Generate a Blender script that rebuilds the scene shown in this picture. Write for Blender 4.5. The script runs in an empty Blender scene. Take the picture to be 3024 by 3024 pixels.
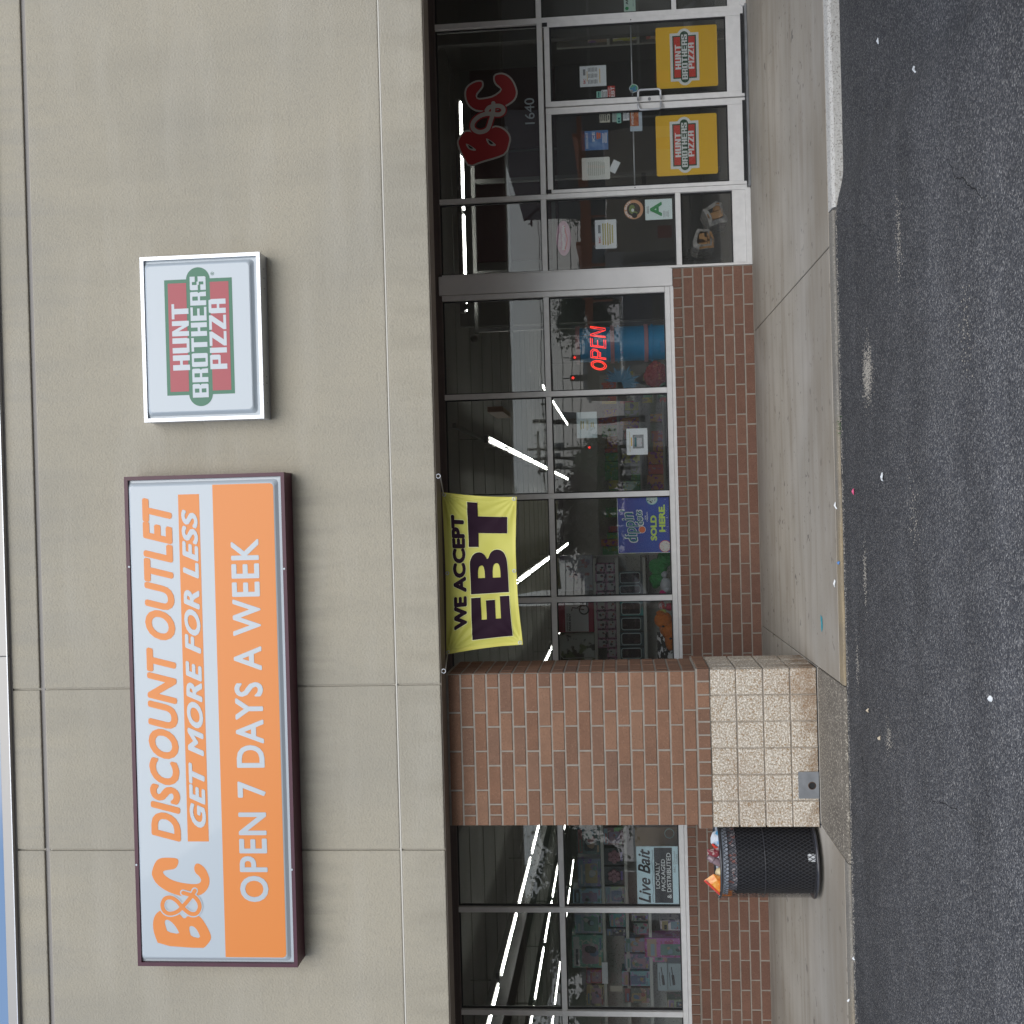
import bpy, bmesh, math, random
import numpy as np
from mathutils import Vector, Matrix
from mathutils.geometry import tessellate_polygon
R = math.radians
random.seed(7)
S = bpy.context.scene
COL = S.collection

# ------------------------------------------------------------------ camera
# the photograph is stored lying on its side: the camera is rolled by a quarter turn
FPX, UC = 2828.0, 1623.9                      # focal length and optical centre, in photo pixels (3024 square)
YAW, PIT, ROL = R(-0.30486), R(4.1748), R(-1.4991)
CAM = np.array([0, -9.9034, 1.4125])
_f = np.array([math.sin(YAW)*math.cos(PIT), math.cos(YAW)*math.cos(PIT), math.sin(PIT)])
_r = np.array([math.cos(YAW), -math.sin(YAW), 0]); _u = np.cross(_r, _f)
_r, _u = _r*math.cos(ROL)+_u*math.sin(ROL), -_r*math.sin(ROL)+_u*math.cos(ROL)
cd = bpy.data.cameras.new('camera'); cam = bpy.data.objects.new('camera', cd); COL.objects.link(cam)
cd.sensor_width = 36; cd.sensor_fit = 'HORIZONTAL'; cd.lens = FPX/3024*36
cd.shift_x = (1512-UC)/3024; cd.clip_end = 1500; cd.clip_start = .05
m = Matrix(((-_u[0], _r[0], -_f[0], CAM[0]), (-_u[1], _r[1], -_f[1], CAM[1]), (-_u[2], _r[2], -_f[2], CAM[2]), (0, 0, 0, 1)))
cam.matrix_world = m
S.camera = cam

# ------------------------------------------------------------------ world, sun, exposure
SUN_EL, SUN_ROT = R(38), R(172)               # veiled sun in front of the shop: a broad soft light without hard shadows
w = bpy.data.worlds.new('World'); S.world = w; w.use_nodes = True
nt = w.node_tree; nt.nodes.clear(); N = nt.nodes.new; Lk = nt.links.new
out = N('ShaderNodeOutputWorld'); bg = N('ShaderNodeBackground'); bg.inputs[1].default_value = .11
sky = N('ShaderNodeTexSky'); sky.sky_type = 'NISHITA'; sky.sun_disc = False
sky.sun_elevation = SUN_EL; sky.sun_rotation = SUN_ROT; sky.air_density = 1.1; sky.dust_density = .4
tc = N('ShaderNodeTexCoord'); nz = N('ShaderNodeTexNoise'); nz.inputs['Scale'].default_value = 2.6; nz.inputs['Detail'].default_value = 6
mp = N('ShaderNodeMapping'); mp.inputs['Scale'].default_value = (1, 1, 2.4); mp.inputs['Location'].default_value = (3.1, .4, 1.2)
rp = N('ShaderNodeValToRGB'); rp.color_ramp.elements[0].position = .48; rp.color_ramp.elements[1].position = .70
rp.color_ramp.elements[1].color = (.88, .88, .88, 1); rp.color_ramp.elements[0].color = (.02, .02, .02, 1)
mx = N('ShaderNodeMixRGB'); mx.inputs[2].default_value = (4.6, 4.68, 5.15, 1)
Lk(tc.outputs['Generated'], mp.inputs[0]); Lk(mp.outputs[0], nz.inputs['Vector']); Lk(nz.outputs[0], rp.inputs[0])
sxy = N('ShaderNodeSeparateXYZ'); hz_ = N('ShaderNodeMapRange'); hz_.inputs[1].default_value = .0; hz_.inputs[2].default_value = .42; hz_.inputs[3].default_value = .95; hz_.inputs[4].default_value = .0
mxx = N('ShaderNodeMath'); mxx.operation = 'MAXIMUM'; Lk(tc.outputs['Generated'], sxy.inputs[0]); Lk(sxy.outputs[2], hz_.inputs[0]); Lk(rp.outputs[0], mxx.inputs[0]); Lk(hz_.outputs[0], mxx.inputs[1])
Lk(mxx.outputs[0], mx.inputs[0]); Lk(sky.outputs[0], mx.inputs[1]); Lk(mx.outputs[0], bg.inputs[0]); Lk(bg.outputs[0], out.inputs[0])
sl = bpy.data.lights.new('sun', 'SUN'); sl.energy = 1.5; sl.angle = R(55); sl.color = (1, .96, .9)
so = bpy.data.objects.new('sun', sl); COL.objects.link(so)
_dir = Vector((math.sin(SUN_ROT)*math.cos(SUN_EL), math.cos(SUN_ROT)*math.cos(SUN_EL), math.sin(SUN_EL)))
so.rotation_euler = (-_dir).to_track_quat('-Z', 'Y').to_euler()
S.view_settings.view_transform = 'Standard'; S.view_settings.look = 'None'
S.view_settings.exposure = 0.62; S.view_settings.gamma = 1; S.view_settings.use_curve_mapping = False
S.cycles.use_denoising = True; S.cycles.max_bounces = 8; S.cycles.transparent_max_bounces = 24
S.cycles.sample_clamp_indirect = 6

# ------------------------------------------------------------------ helpers
ORG = {}
def ray(u, v): return _f*FPX+_r*(1512-v)+_u*(UC-u)
def W(u, v, y=0.):                            # a photo pixel on the upright plane at depth y -> (x, z)
    d = ray(u, v); t = (y-CAM[1])/d[1]; q = CAM+t*d; return float(q[0]), float(q[2])
def G(u, v, z=0.):
    d = ray(u, v); t = (z-CAM[2])/d[2]; q = CAM+t*d; return float(q[0]), float(q[1])
def Zm(u0, v0, s): return lambda x, y: (u0+x/s, v0+y/s)
ZA = Zm(1250, 0, 1.932); ZB = Zm(1250, 700, 1.932); ZC = Zm(1250, 1400, 1.932); ZD = Zm(1250, 2300, 1.932)
Ze = Zm(1300, 0, 4.83); Zf = Zm(1600, 0, 2.972); Zg = Zm(1600, 280, 2.972); Zh = Zm(1300, 560, 4.83); Zi = Zm(1600, 560, 2.972)
Zj = Zm(1300, 840, 2.76); Zk = Zm(1300, 1140, 2.76); Zl = Zm(1500, 1440, 3.513); Zmm = Zm(1320, 2420, 2.611); Zn = Zm(1320, 2660, 2.611)
Zo = Zm(1640, 1740, 4.712); Zp = Zm(1270, 1380, 3.115); Zq = Zm(2050, 2400, 4.493); Zr = Zm(400, 2300, 3.22); Zs = Zm(400, 720, 3.578)
Zbig = Zm(0, 1200, 1.0592); Zx = Zm(1640, 180, 6.438); Zy = Zm(1830, 580, 11.36); Zbait = Zm(1780, 2480, 8.05); Zw = Zm(1980, 580, 8.78)
Zv = Zm(1660, 1200, 6.44)
def BX(Z, xa, ya, xb, yb, y=0.):              # photo box (top, right, bottom, left) -> world (x0, x1, z0, z1)
    c = [W(*Z(x_, y_), y) for x_ in (xa, xb) for y_ in (ya, yb)]
    return (c[1][0]+c[3][0])/2, (c[0][0]+c[2][0])/2, (c[2][1]+c[3][1])/2, (c[0][1]+c[1][1])/2

def BR(Z, tR, bR, yR, tL, bL, yL, y=0.):        # a long row of print: both ends given, so its slope in the photo drops out
    a, b, c, d = W(*Z(tR, yR), y), W(*Z(bR, yR), y), W(*Z(tL, yL), y), W(*Z(bL, yL), y)
    return (c[0]+d[0])/2, (a[0]+b[0])/2, (b[1]+d[1])/2, (a[1]+c[1])/2
def tag(o, label=None, cat=None, group=None, kind=None):
    if label: o['label'] = label
    if cat: o['category'] = cat
    if group: o['group'] = group
    if kind: o['kind'] = kind
    return o
def link(o, parent=None, wl=(0, 0, 0)):
    COL.objects.link(o); wl = Vector(wl); ORG[o.name] = wl
    if parent is not None: o.parent = parent; o.location = wl-ORG[parent.name]
    else: o.location = wl
    return o
def empty(name, loc): return link(bpy.data.objects.new(name, None), None, loc)

class MB:
    def __init__(s): s.v = []; s.f = []; s.m = []
    def add(s, vs, fs, mi=0):
        o = len(s.v); s.v += [tuple(map(float, p)) for p in vs]; s.f += [tuple(i+o for i in q) for q in fs]; s.m += [mi]*len(fs); return s
    def box(s, x0, x1, y0, y1, z0, z1, mi=0):
        return s.add([(x, y, z) for z in (z0, z1) for y in (y0, y1) for x in (x0, x1)],
                     [(0, 2, 3, 1), (4, 5, 7, 6), (0, 1, 5, 4), (2, 6, 7, 3), (0, 4, 6, 2), (1, 3, 7, 5)], mi)
    def tube(s, pts, r, n=8, mi=0, cap=True, closed=False):
        pts = [Vector(p) for p in pts]; k = len(pts); rs = r if isinstance(r, (list, tuple)) else [r]*k; vs = []; fs = []; last = None
        for i, p in enumerate(pts):
            if closed: t = (pts[(i+1) % k]-pts[i-1]).normalized()
            else: t = (pts[min(i+1, k-1)]-pts[max(i-1, 0)]).normalized()
            a = last if last is not None else (Vector((0, 0, 1)) if abs(t.z) < .9 else Vector((0, 1, 0)))
            a = (a-t*a.dot(t)).normalized(); b = t.cross(a); last = a
            for j in range(n):
                q = 2*math.pi*j/n; vs.append(p+(a*math.cos(q)+b*math.sin(q))*rs[i])
        for i in range(k if closed else k-1):
            i2 = (i+1) % k
            for j in range(n): fs.append((i*n+j, i*n+(j+1) % n, i2*n+(j+1) % n, i2*n+j))
        if cap and not closed: fs += [tuple(range(n))[::-1], tuple(range((k-1)*n, k*n))]
        return s.add(vs, fs, mi)
    def prism(s, loop, y0, y1, mi=0, axis='y'):  # loop in (x,z), extruded along y
        n = len(loop); fr = [(a, y0, b) for a, b in loop]; bk = [(a, y1, b) for a, b in loop]
        if axis == 'x': fr = [(y0, a, b) for a, b in loop]; bk = [(y1, a, b) for a, b in loop]
        tris = tessellate_polygon([[Vector((a, b, 0)) for a, b in loop]])
        return s.add(fr+bk, [tuple(t) for t in tris]+[tuple(n+i for i in t[::-1]) for t in tris]+[(i, (i+1) % n, n+(i+1) % n, n+i) for i in range(n)], mi)
    def flat(s, loops, y, mi=0):                  # filled outline with holes in the (x,z) plane
        tris = tessellate_polygon([[Vector((a, b, 0)) for a, b in l] for l in loops])
        return s.add([(a, y, b) for l in loops for a, b in l], [tuple(t) for t in tris], mi)
    def build(s, name, mats, parent=None, wl=None, bevel=0, smooth=False, seg=1):
        wl = Vector(wl) if wl is not None else (ORG[parent.name] if parent is not None else Vector((0, 0, 0)))
        me = bpy.data.meshes.new(name); me.from_pydata([(a-wl.x, b-wl.y, c-wl.z) for a, b, c in s.v], [], s.f)
        for q in (mats if isinstance(mats, (list, tuple)) else [mats]): me.materials.append(q)
        me.polygons.foreach_set('material_index', s.m)
        if bevel:
            bm = bmesh.new(); bm.from_mesh(me); bmesh.ops.bevel(bm, geom=bm.edges[:], offset=bevel, segments=seg, affect='EDGES', profile=.6, clamp_overlap=True); bm.to_mesh(me); bm.free()
        if smooth: me.polygons.foreach_set('use_smooth', [True]*len(me.polygons))
        me.update(); return link(bpy.data.objects.new(name, me), parent, wl)

def smoothloop(p, it=2):
    for _ in range(it):
        q = []
        for i in range(len(p)):
            a, b = p[i], p[(i+1) % len(p)]
            q += [(a[0]*.75+b[0]*.25, a[1]*.75+b[1]*.25), (a[0]*.25+b[0]*.75, a[1]*.25+b[1]*.75)]
        p = q
    return p
def strokemesh(mb, pts, wd, y, mi=0, n=10, ramp=.000012):       # a flat brush stroke with round ends in (x,z)
    P = [Vector(p) for p in pts]; L = []; Rr = []
    for i, p in enumerate(P):
        t = (P[min(i+1, len(P)-1)]-P[max(i-1, 0)]).normalized(); nrm = Vector((-t.y, t.x))*wd/2; L.append(p+nrm); Rr.append(p-nrm)
    k = len(P); vs = [(a.x, y-i*ramp, a.y) for i, a in enumerate(L)]+[(a.x, y-i*ramp, a.y) for i, a in enumerate(Rr)]
    mb.add(vs, [(i, i+1, k+i+1, k+i) for i in range(k-1)], mi)
    for e, (p, q) in enumerate(((P[0], P[1]), (P[-1], P[-2]))):
        a0 = math.atan2(*(p-q).yx)
        arc = [(p.x+math.cos(a0+t)*wd/2, y-(k-1)*ramp*e, p.y+math.sin(a0+t)*wd/2) for t in [(-math.pi/2)+math.pi*i/n for i in range(n+1)]]
        mb.add(arc, [tuple(range(n+1))], mi)
def rrect(x0, x1, z0, z1, r_):
    return [(a+r_*math.cos(R(t0+t)), b+r_*math.sin(R(t0+t))) for a, b, t0 in ((x0+r_, z0+r_, 180), (x1-r_, z0+r_, 270), (x1-r_, z1-r_, 0), (x0+r_, z1-r_, 90)) for t in (0, 22, 45, 68, 90)]
def spline(p, k=5):
    o = []
    for i in range(len(p)-1):
        a, b, c, d = [Vector(p[max(0, min(len(p)-1, j))]) for j in (i-1, i, i+1, i+2)]
        for s_ in range(k):
            t = s_/k; o.append(tuple(.5*((2*b)+(c-a)*t+(2*a-5*b+4*c-d)*t*t+(3*b-a-3*c+d)*t**3)))
    return o+[tuple(p[-1])]

LAY = .00012
def textmesh(s, bold=0., shear=0., space=1., layers=True):
    """text as a filled mesh; boldness from slightly shifted copies laid one on the other (z = layer number)"""
    me = textmesh0(s, 0., shear, space)
    b = bold
    if b <= 0 or not layers: return me
    n = len(me.vertices); co = np.empty(n*3); me.vertices.foreach_get('co', co); co = co.reshape(-1, 3); fs = [tuple(p.vertices) for p in me.polygons]
    offs = [(0, 0)]+[(b*math.cos(R(a)), b*math.sin(R(a))) for a in range(0, 360, 45)]; V_ = []; F_ = []
    for k, (dx, dy) in enumerate(offs):
        c2 = co.copy(); c2[:, 0] += dx; c2[:, 1] += dy; c2[:, 2] = k; V_ += c2.tolist(); F_ += [tuple(i+k*n for i in q) for q in fs]
    bpy.data.meshes.remove(me); me = bpy.data.meshes.new('lettering'); me.from_pydata(V_, [], F_); return me
def textmesh0(s, bold=0., shear=0., space=1.):
    cu = bpy.data.curves.new('lettering', 'FONT'); cu.body = s; cu.offset = bold; cu.shear = shear; cu.space_character = space
    cu.resolution_u = 4; cu.fill_mode = 'FRONT'; cu.align_x = 'CENTER'
    ob = bpy.data.objects.new('lettering', cu); me = bpy.data.meshes.new_from_object(ob)
    bpy.data.objects.remove(ob); bpy.data.curves.remove(cu); me.name = 'lettering'; return me
def text(s, bxx, y, mt, parent, bold=0., shear=0., space=1., name='lettering', warp=None, fit=True):
    me = textmesh(s, bold, shear, space); n = len(me.vertices); co = np.empty(n*3); me.vertices.foreach_get('co', co); co = co.reshape(-1, 3)
    x0, x1, z0, z1 = bxx; a, b = co.min(0), co.max(0); o = ORG[parent.name] if parent is not None else Vector((0, 0, 0))
    sx = (x1-x0)/max(1e-6, b[0]-a[0]); sz = (z1-z0)/max(1e-6, b[1]-a[1])
    if not fit: sx = min(sx, sz*1.0)
    X = (x0+x1)/2+(co[:, 0]-(a[0]+b[0])/2)*sx; Zc = z0+(co[:, 1]-a[1])*sz
    if warp: Y, X, Zc = warp(X, Zc)
    else: Y = np.full(n, y)
    Y = Y-co[:, 2]*LAY
    me.vertices.foreach_set('co', np.stack([X-o.x, Y-o.y, Zc-o.z], 1).ravel()); me.materials.clear(); me.materials.append(mt)
    me.polygons.foreach_set('material_index', [0]*len(me.polygons)); me.update()
    return link(bpy.data.objects.new(name, me), parent, o)

def mat(name, col, rough=.6, metal=0., noise=None, bump=None, rnd=None, emit=None, spec=None, speck=None, streak=None, coat=0., zones=None):
    """noise=(scale,amount) mottling; bump=(scale,strength,dist); rnd=[colours] picked per object; speck=(scale, colour, amount, size)"""
    mt = bpy.data.materials.new(name); mt.use_nodes = True; t = mt.node_tree; b = t.nodes['Principled BSDF']
    b.inputs['Roughness'].default_value = rough; b.inputs['Metallic'].default_value = metal
    if spec is not None: b.inputs['Specular IOR Level'].default_value = spec
    if coat: b.inputs['Coat Weight'].default_value = coat
    c4 = (*col, 1); b.inputs['Base Color'].default_value = c4; src = None
    def n(k): return t.nodes.new(k)
    class co: outputs = {'Object': n('ShaderNodeNewGeometry').outputs['Position']}
    if rnd:
        oi = n('ShaderNodeObjectInfo'); cr = n('ShaderNodeValToRGB'); cr.color_ramp.interpolation = 'LINEAR'
        while len(cr.color_ramp.elements) < len(rnd): cr.color_ramp.elements.new(.5)
        for i, q in enumerate(rnd): cr.color_ramp.elements[i].position = i/(len(rnd)-1); cr.color_ramp.elements[i].color = (*q, 1)
        t.links.new(oi.outputs['Random'], cr.inputs[0]); src = cr.outputs[0]
    def mixin(fac_out, colour, mode='MIX', amt=1.):
        nonlocal src
        mm = n('ShaderNodeMixRGB'); mm.blend_type = mode
        if src is None: mm.inputs[1].default_value = c4
        else: t.links.new(src, mm.inputs[1])
        mm.inputs[2].default_value = (*colour, 1)
        if amt != 1.:
            ml = n('ShaderNodeMath'); ml.operation = 'MULTIPLY'; ml.inputs[1].default_value = amt; t.links.new(fac_out, ml.inputs[0]); fac_out = ml.outputs[0]
        t.links.new(fac_out, mm.inputs[0]); src = mm.outputs[0]
    def noise_fac(scale, lo, hi, sc3=(1, 1, 1), detail=5):
        mpn = n('ShaderNodeMapping'); mpn.inputs['Scale'].default_value = sc3; t.links.new(co.outputs['Object'], mpn.inputs[0])
        q = n('ShaderNodeTexNoise'); q.inputs['Scale'].default_value = scale; q.inputs['Detail'].default_value = detail; t.links.new(mpn.outputs[0], q.inputs['Vector'])
        mr = n('ShaderNodeMapRange'); mr.inputs[1].default_value = lo; mr.inputs[2].default_value = hi; t.links.new(q.outputs[0], mr.inputs[0]); return mr.outputs[0]
    if noise:
        mixin(noise_fac(noise[0], .3, .7), tuple(.0 for _ in col), 'MIX', noise[1])
    if speck:
        for sp in (speck if isinstance(speck, list) else [speck]):
            mixin(noise_fac(sp[0], sp[3], sp[3]+.05, detail=2), sp[1], 'MIX', sp[2])
    if streak:
        for sk in (streak if isinstance(streak, list) else [streak]):
            mixin(noise_fac(sk[0], sk[4] if len(sk) > 4 else .45, sk[5] if len(sk) > 5 else .75, sk[1]), sk[2], 'MIX', sk[3])
    for ax, nsx, zc, za in (zones or []):        # dirt, and on the sidewalk also painted shade, kept to one zone: ax = [(axis, from, to)], nsx = noise (scale, stretch, lo, hi)
        sp = n('ShaderNodeSeparateXYZ'); t.links.new(co.outputs['Object'], sp.inputs[0]); f0 = noise_fac(nsx[0], nsx[2], nsx[3], nsx[1])
        for a_, lo, hi in ax:
            mr = n('ShaderNodeMapRange'); mr.interpolation_type = 'SMOOTHSTEP'; mr.inputs[1].default_value = lo; mr.inputs[2].default_value = hi; t.links.new(sp.outputs[a_], mr.inputs[0])
            mm_ = n('ShaderNodeMath'); mm_.operation = 'MULTIPLY'; t.links.new(f0, mm_.inputs[0]); t.links.new(mr.outputs[0], mm_.inputs[1]); f0 = mm_.outputs[0]
        mixin(f0, zc, 'MIX', za)
    if src is not None: t.links.new(src, b.inputs['Base Color'])
    if bump:
        q = n('ShaderNodeTexNoise'); q.inputs['Scale'].default_value = bump[0]; q.inputs['Detail'].default_value = 4; t.links.new(co.outputs['Object'], q.inputs['Vector'])
        bp = n('ShaderNodeBump'); bp.inputs['Strength'].default_value = bump[1]; bp.inputs['Distance'].default_value = bump[2] if len(bump) > 2 else .01
        t.links.new(q.outputs[0], bp.inputs['Height']); t.links.new(bp.outputs[0], b.inputs['Normal'])
    if emit: b.inputs['Emission Color'].default_value = (*emit[0], 1); b.inputs['Emission Strength'].default_value = emit[1]
    return mt
def glassmat(name, tint, k=2.0):
    mt = bpy.data.materials.new(name); mt.use_nodes = True; t = mt.node_tree; t.nodes.clear(); n = t.nodes.new
    o = n('ShaderNodeOutputMaterial'); mxs = n('ShaderNodeMixShader'); tr = n('ShaderNodeBsdfTransparent'); gl = n('ShaderNodeBsdfGlossy'); fr = n('ShaderNodeFresnel')
    fr.inputs[0].default_value = 1.5; tr.inputs[0].default_value = (*tint, 1); gl.inputs['Roughness'].default_value = .006
    gq = n('ShaderNodeNewGeometry'); nq = n('ShaderNodeTexNoise'); nq.inputs['Scale'].default_value = 2.2; nq.inputs['Detail'].default_value = 1; bq = n('ShaderNodeBump'); bq.inputs['Strength'].default_value = .06; bq.inputs['Distance'].default_value = .012
    t.links.new(gq.outputs['Position'], nq.inputs['Vector']); t.links.new(nq.outputs[0], bq.inputs['Height']); t.links.new(bq.outputs[0], gl.inputs['Normal'])
    ml = n('ShaderNodeMath'); ml.operation = 'MULTIPLY'; ml.inputs[1].default_value = k; ml.use_clamp = True
    t.links.new(fr.outputs[0], ml.inputs[0]); t.links.new(ml.outputs[0], mxs.inputs[0]); t.links.new(tr.outputs[0], mxs.inputs[1]); t.links.new(gl.outputs[0], mxs.inputs[2])
    df = n('ShaderNodeBsdfDiffuse'); df.inputs[0].default_value = (.7, .7, .68, 1); m2 = n('ShaderNodeMixShader'); m2.inputs[0].default_value = .022   # dust film
    t.links.new(mxs.outputs[0], m2.inputs[1]); t.links.new(df.outputs[0], m2.inputs[2]); t.links.new(m2.outputs[0], o.inputs[0]); return mt

M = {}
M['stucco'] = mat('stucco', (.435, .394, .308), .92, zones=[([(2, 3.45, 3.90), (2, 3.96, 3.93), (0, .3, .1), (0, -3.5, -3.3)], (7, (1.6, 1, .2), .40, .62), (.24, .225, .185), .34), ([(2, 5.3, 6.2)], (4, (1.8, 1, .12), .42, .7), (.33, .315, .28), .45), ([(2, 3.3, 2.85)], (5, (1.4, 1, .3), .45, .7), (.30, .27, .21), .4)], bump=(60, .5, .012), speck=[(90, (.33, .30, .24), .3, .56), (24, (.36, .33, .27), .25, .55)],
                  streak=[(.7, (1, 1, 1), (.34, .32, .27), .45, .42, .66), (2.2, (1.3, 1, .22), (.33, .305, .25), .30, .46, .7), (2.6, (.25, 1, 1.5), (.50, .465, .39), .3, .5, .7)])
M['groove'] = mat('groove_stucco', (.52, .49, .42), .9, bump=(60, .3, .006))
M['groove_dark'] = mat('groove_shade', (.33, .31, .29), .9, bump=(60, .3, .006))  # darker copy of the groove stucco, with the recess shade painted in
M['coping'] = mat('coping_metal', (.40, .385, .36), .45, .3)
M['brown'] = mat('brown_paint', (.21, .172, .138), .7, noise=(6, .2), bump=(60, .15, .004))
M['darkbrown'] = mat('dark_brown_paint', (.12, .094, .088), .7, noise=(5, .2))
M['brick_pillar'] = mat('brick_pillar', (.3, .14, .1), .85, rnd=[(.185, .098, .060), (.262, .138, .082), (.222, .112, .065), (.285, .156, .094), (.195, .108, .070), (.25, .130, .077)],
                        speck=[(110, (.09, .05, .035), .5, .59), (85, (.38, .23, .15), .3, .6)], noise=(9, .16), bump=(120, .5, .004))
M['brick_wall'] = mat('brick_wall', (.25, .12, .08), .85, rnd=[(.18, .092, .064), (.22, .112, .075), (.19, .095, .063), (.225, .118, .08), (.20, .107, .075)],
                      speck=[(110, (.08, .04, .03), .5, .59), (85, (.30, .17, .12), .3, .6)], noise=(9, .15), bump=(120, .5, .004))
M['mortar'] = mat('mortar', (.34, .30, .25), .95, noise=(20, .2), bump=(90, .6, .004))
M['block'] = mat('split_face_block', (.50, .43, .34), .95, speck=[(70, (.78, .72, .62), .95, .50), (95, (.34, .22, .11), .85, .57), (150, (.16, .11, .07), .6, .62)],
                 streak=[(2.2, (1, 1, 1), (.27, .16, .09), .35, .5, .8)], bump=(80, 1., .010), zones=[([(2, .16, -.04)], (9, (1, 1, 1), .38, .6), (.20, .12, .06), .6), ([(0, -1.9, -1.4), (2, .35, .0)], (6, (1, 1, 1), .4, .6), (.26, .14, .06), .5)])
M['blockedge'] = mat('block_mortar', (.42, .37, .31), .95, noise=(20, .25), bump=(90, .6, .004))
M['alu'] = mat('anodised_aluminium', (.80, .79, .77), .42, .12, noise=(14, .10), bump=(200, .05, .001))
M['alu_panel'] = mat('aluminium_panel', (.78, .77, .755), .45, .12, noise=(3, .12))
M['gasket'] = mat('black_rubber', (.015, .015, .016), .6)
M['glass'] = glassmat('window_glass', (.96, .97, .965), 1.85)
M['concrete'] = mat('sidewalk_concrete', (.45, .41, .345), .85, noise=(.9, .22), bump=(140, .4, .003), speck=[(220, (.27, .24, .2), .4, .6), (13, (.12, .11, .10), .8, .665), (45, (.2, .18, .15), .6, .69)],
                    streak=[(2.4, (.3, 3.2, 1), (.27, .23, .18), .65, .45, .68), (1.1, (1, 1, 1), (.55, .52, .47), .5)],
                    zones=[([(1, -2.2, -3.1)], (2.2, (.5, 1.5, 1), .25, .6), (.27, .225, .165), .6), ([(1, -.9, -.02)], (2, (.6, 1, 1), .2, .6), (.20, .185, .165), .6), ([(0, 2.6, 5.0)], (1.2, (1, 1.5, 1), .3, .65), (.24, .215, .18), .55)])  # canopy shade painted at wall foot and doors; the kerb band is dirt
M['aggregate'] = mat('exposed_aggregate', (.20, .175, .14), .85, speck=[(75, (.50, .45, .36), .8, .56), (60, (.10, .085, .07), .7, .58)], noise=(3, .3), bump=(70, .8, .006))
M['curb'] = mat('curb_concrete', (.24, .22, .185), .9, speck=[(90, (.5, .46, .4), .5, .6), (60, (.12, .11, .10), .6, .6)],
                streak=[(2.0, (.25, 1, 1), (.40, .29, .14), .55, .55, .66), (3, (1, 1, 1), (.14, .13, .12), .5, .5, .7)], bump=(80, .6, .006))
M['curbwhite'] = mat('pitted_pale_curb', (.62, .60, .55), .9, speck=[(80, (.30, .27, .23), .8, .57), (40, (.8, .78, .72), .4, .6)], bump=(75, .9, .008))
def asphaltmat():
    mt = bpy.data.materials.new('asphalt'); mt.use_nodes = True; t = mt.node_tree; b = t.nodes['Principled BSDF']; n = t.nodes.new; L = t.links.new
    co = n('ShaderNodeTexCoord'); vo = n('ShaderNodeTexVoronoi'); vo.inputs['Scale'].default_value = 150; L(co.outputs['Object'], vo.inputs['Vector'])
    v2 = n('ShaderNodeTexVoronoi'); v2.inputs['Scale'].default_value = 85; L(co.outputs['Object'], v2.inputs['Vector'])
    bw = n('ShaderNodeSeparateColor'); L(vo.outputs['Color'], bw.inputs[0])
    bw2 = n('ShaderNodeSeparateColor'); L(v2.outputs['Color'], bw2.inputs[0])
    cr = n('ShaderNodeValToRGB'); el = cr.color_ramp.elements; el[0].position = .0; el[0].color = (.040, .041, .045, 1); el[1].position = 1; el[1].color = (.31, .30, .285, 1)
    e = el.new(.55); e.color = (.076, .077, .082, 1); e = el.new(.80); e.color = (.14, .138, .136, 1); e = el.new(.92); e.color = (.20, .193, .182, 1)
    L(bw.outputs[0], cr.inputs[0])
    c2 = n('ShaderNodeValToRGB'); el = c2.color_ramp.elements; el[0].position = .82; el[0].color = (0, 0, 0, 1); el[1].position = 1.; el[1].color = (.22, .22, .22, 1); L(bw2.outputs[1], c2.inputs[0])
    m1 = n('ShaderNodeMixRGB'); m1.inputs[2].default_value = (.14, .135, .128, 1); L(c2.outputs[0], m1.inputs[0]); L(cr.outputs[0], m1.inputs[1])
    def band(scale, lo, hi, sc):
        mpn = n('ShaderNodeMapping'); mpn.inputs['Scale'].default_value = sc; L(co.outputs['Object'], mpn.inputs[0])
        q = n('ShaderNodeTexNoise'); q.inputs['Scale'].default_value = scale; q.inputs['Detail'].default_value = 5; L(mpn.outputs[0], q.inputs['Vector'])
        r_ = n('ShaderNodeMapRange'); r_.inputs[1].default_value = .35; r_.inputs[2].default_value = .68; r_.inputs[3].default_value = lo; r_.inputs[4].default_value = hi; L(q.outputs[0], r_.inputs[0]); return r_.outputs[0]
    a = band(1.6, .84, 1.14, (.10, 1.6, 1)); c = band(5, .88, 1.12, (1, 1, 1))
    # traffic wears the surface paler away from the kerb
    sx = n('ShaderNodeSeparateXYZ'); L(co.outputs['Object'], sx.inputs[0])
    wr = n('ShaderNodeMapRange'); wr.inputs[1].default_value = -3.9; wr.inputs[2].default_value = -6.2; wr.inputs[3].default_value = .78; wr.inputs[4].default_value = 1.40; L(sx.outputs[1], wr.inputs[0])
    mu = n('ShaderNodeMath'); mu.operation = 'MULTIPLY'; L(a, mu.inputs[0]); L(c, mu.inputs[1])
    mv = n('ShaderNodeMath'); mv.operation = 'MULTIPLY'; L(mu.outputs[0], mv.inputs[0]); L(wr.outputs[0], mv.inputs[1])
    vm = n('ShaderNodeVectorMath'); vm.operation = 'SCALE'; L(m1.outputs[0], vm.inputs[0]); L(mv.outputs[0], vm.inputs['Scale'])
    L(vm.outputs[0], b.inputs['Base Color']); b.inputs['Roughness'].default_value = .82
    bp = n('ShaderNodeBump'); bp.inputs['Strength'].default_value = .9; bp.inputs['Distance'].default_value = .006; L(vo.outputs['Distance'], bp.inputs['Height']); bp.invert = True; L(bp.outputs[0], b.inputs['Normal'])
    return mt
M['asphalt'] = asphaltmat()
def P(k, col, **kw):
    if k not in M: M[k] = mat(k, col, **kw)
    return M[k]
P('white_plastic', (.49, .545, .58), rough=.28, coat=.3); P('orange_print', (.78, .245, .035), rough=.35); P('maroon_metal', (.085, .018, .035), rough=.45, noise=(8, .2))
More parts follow.
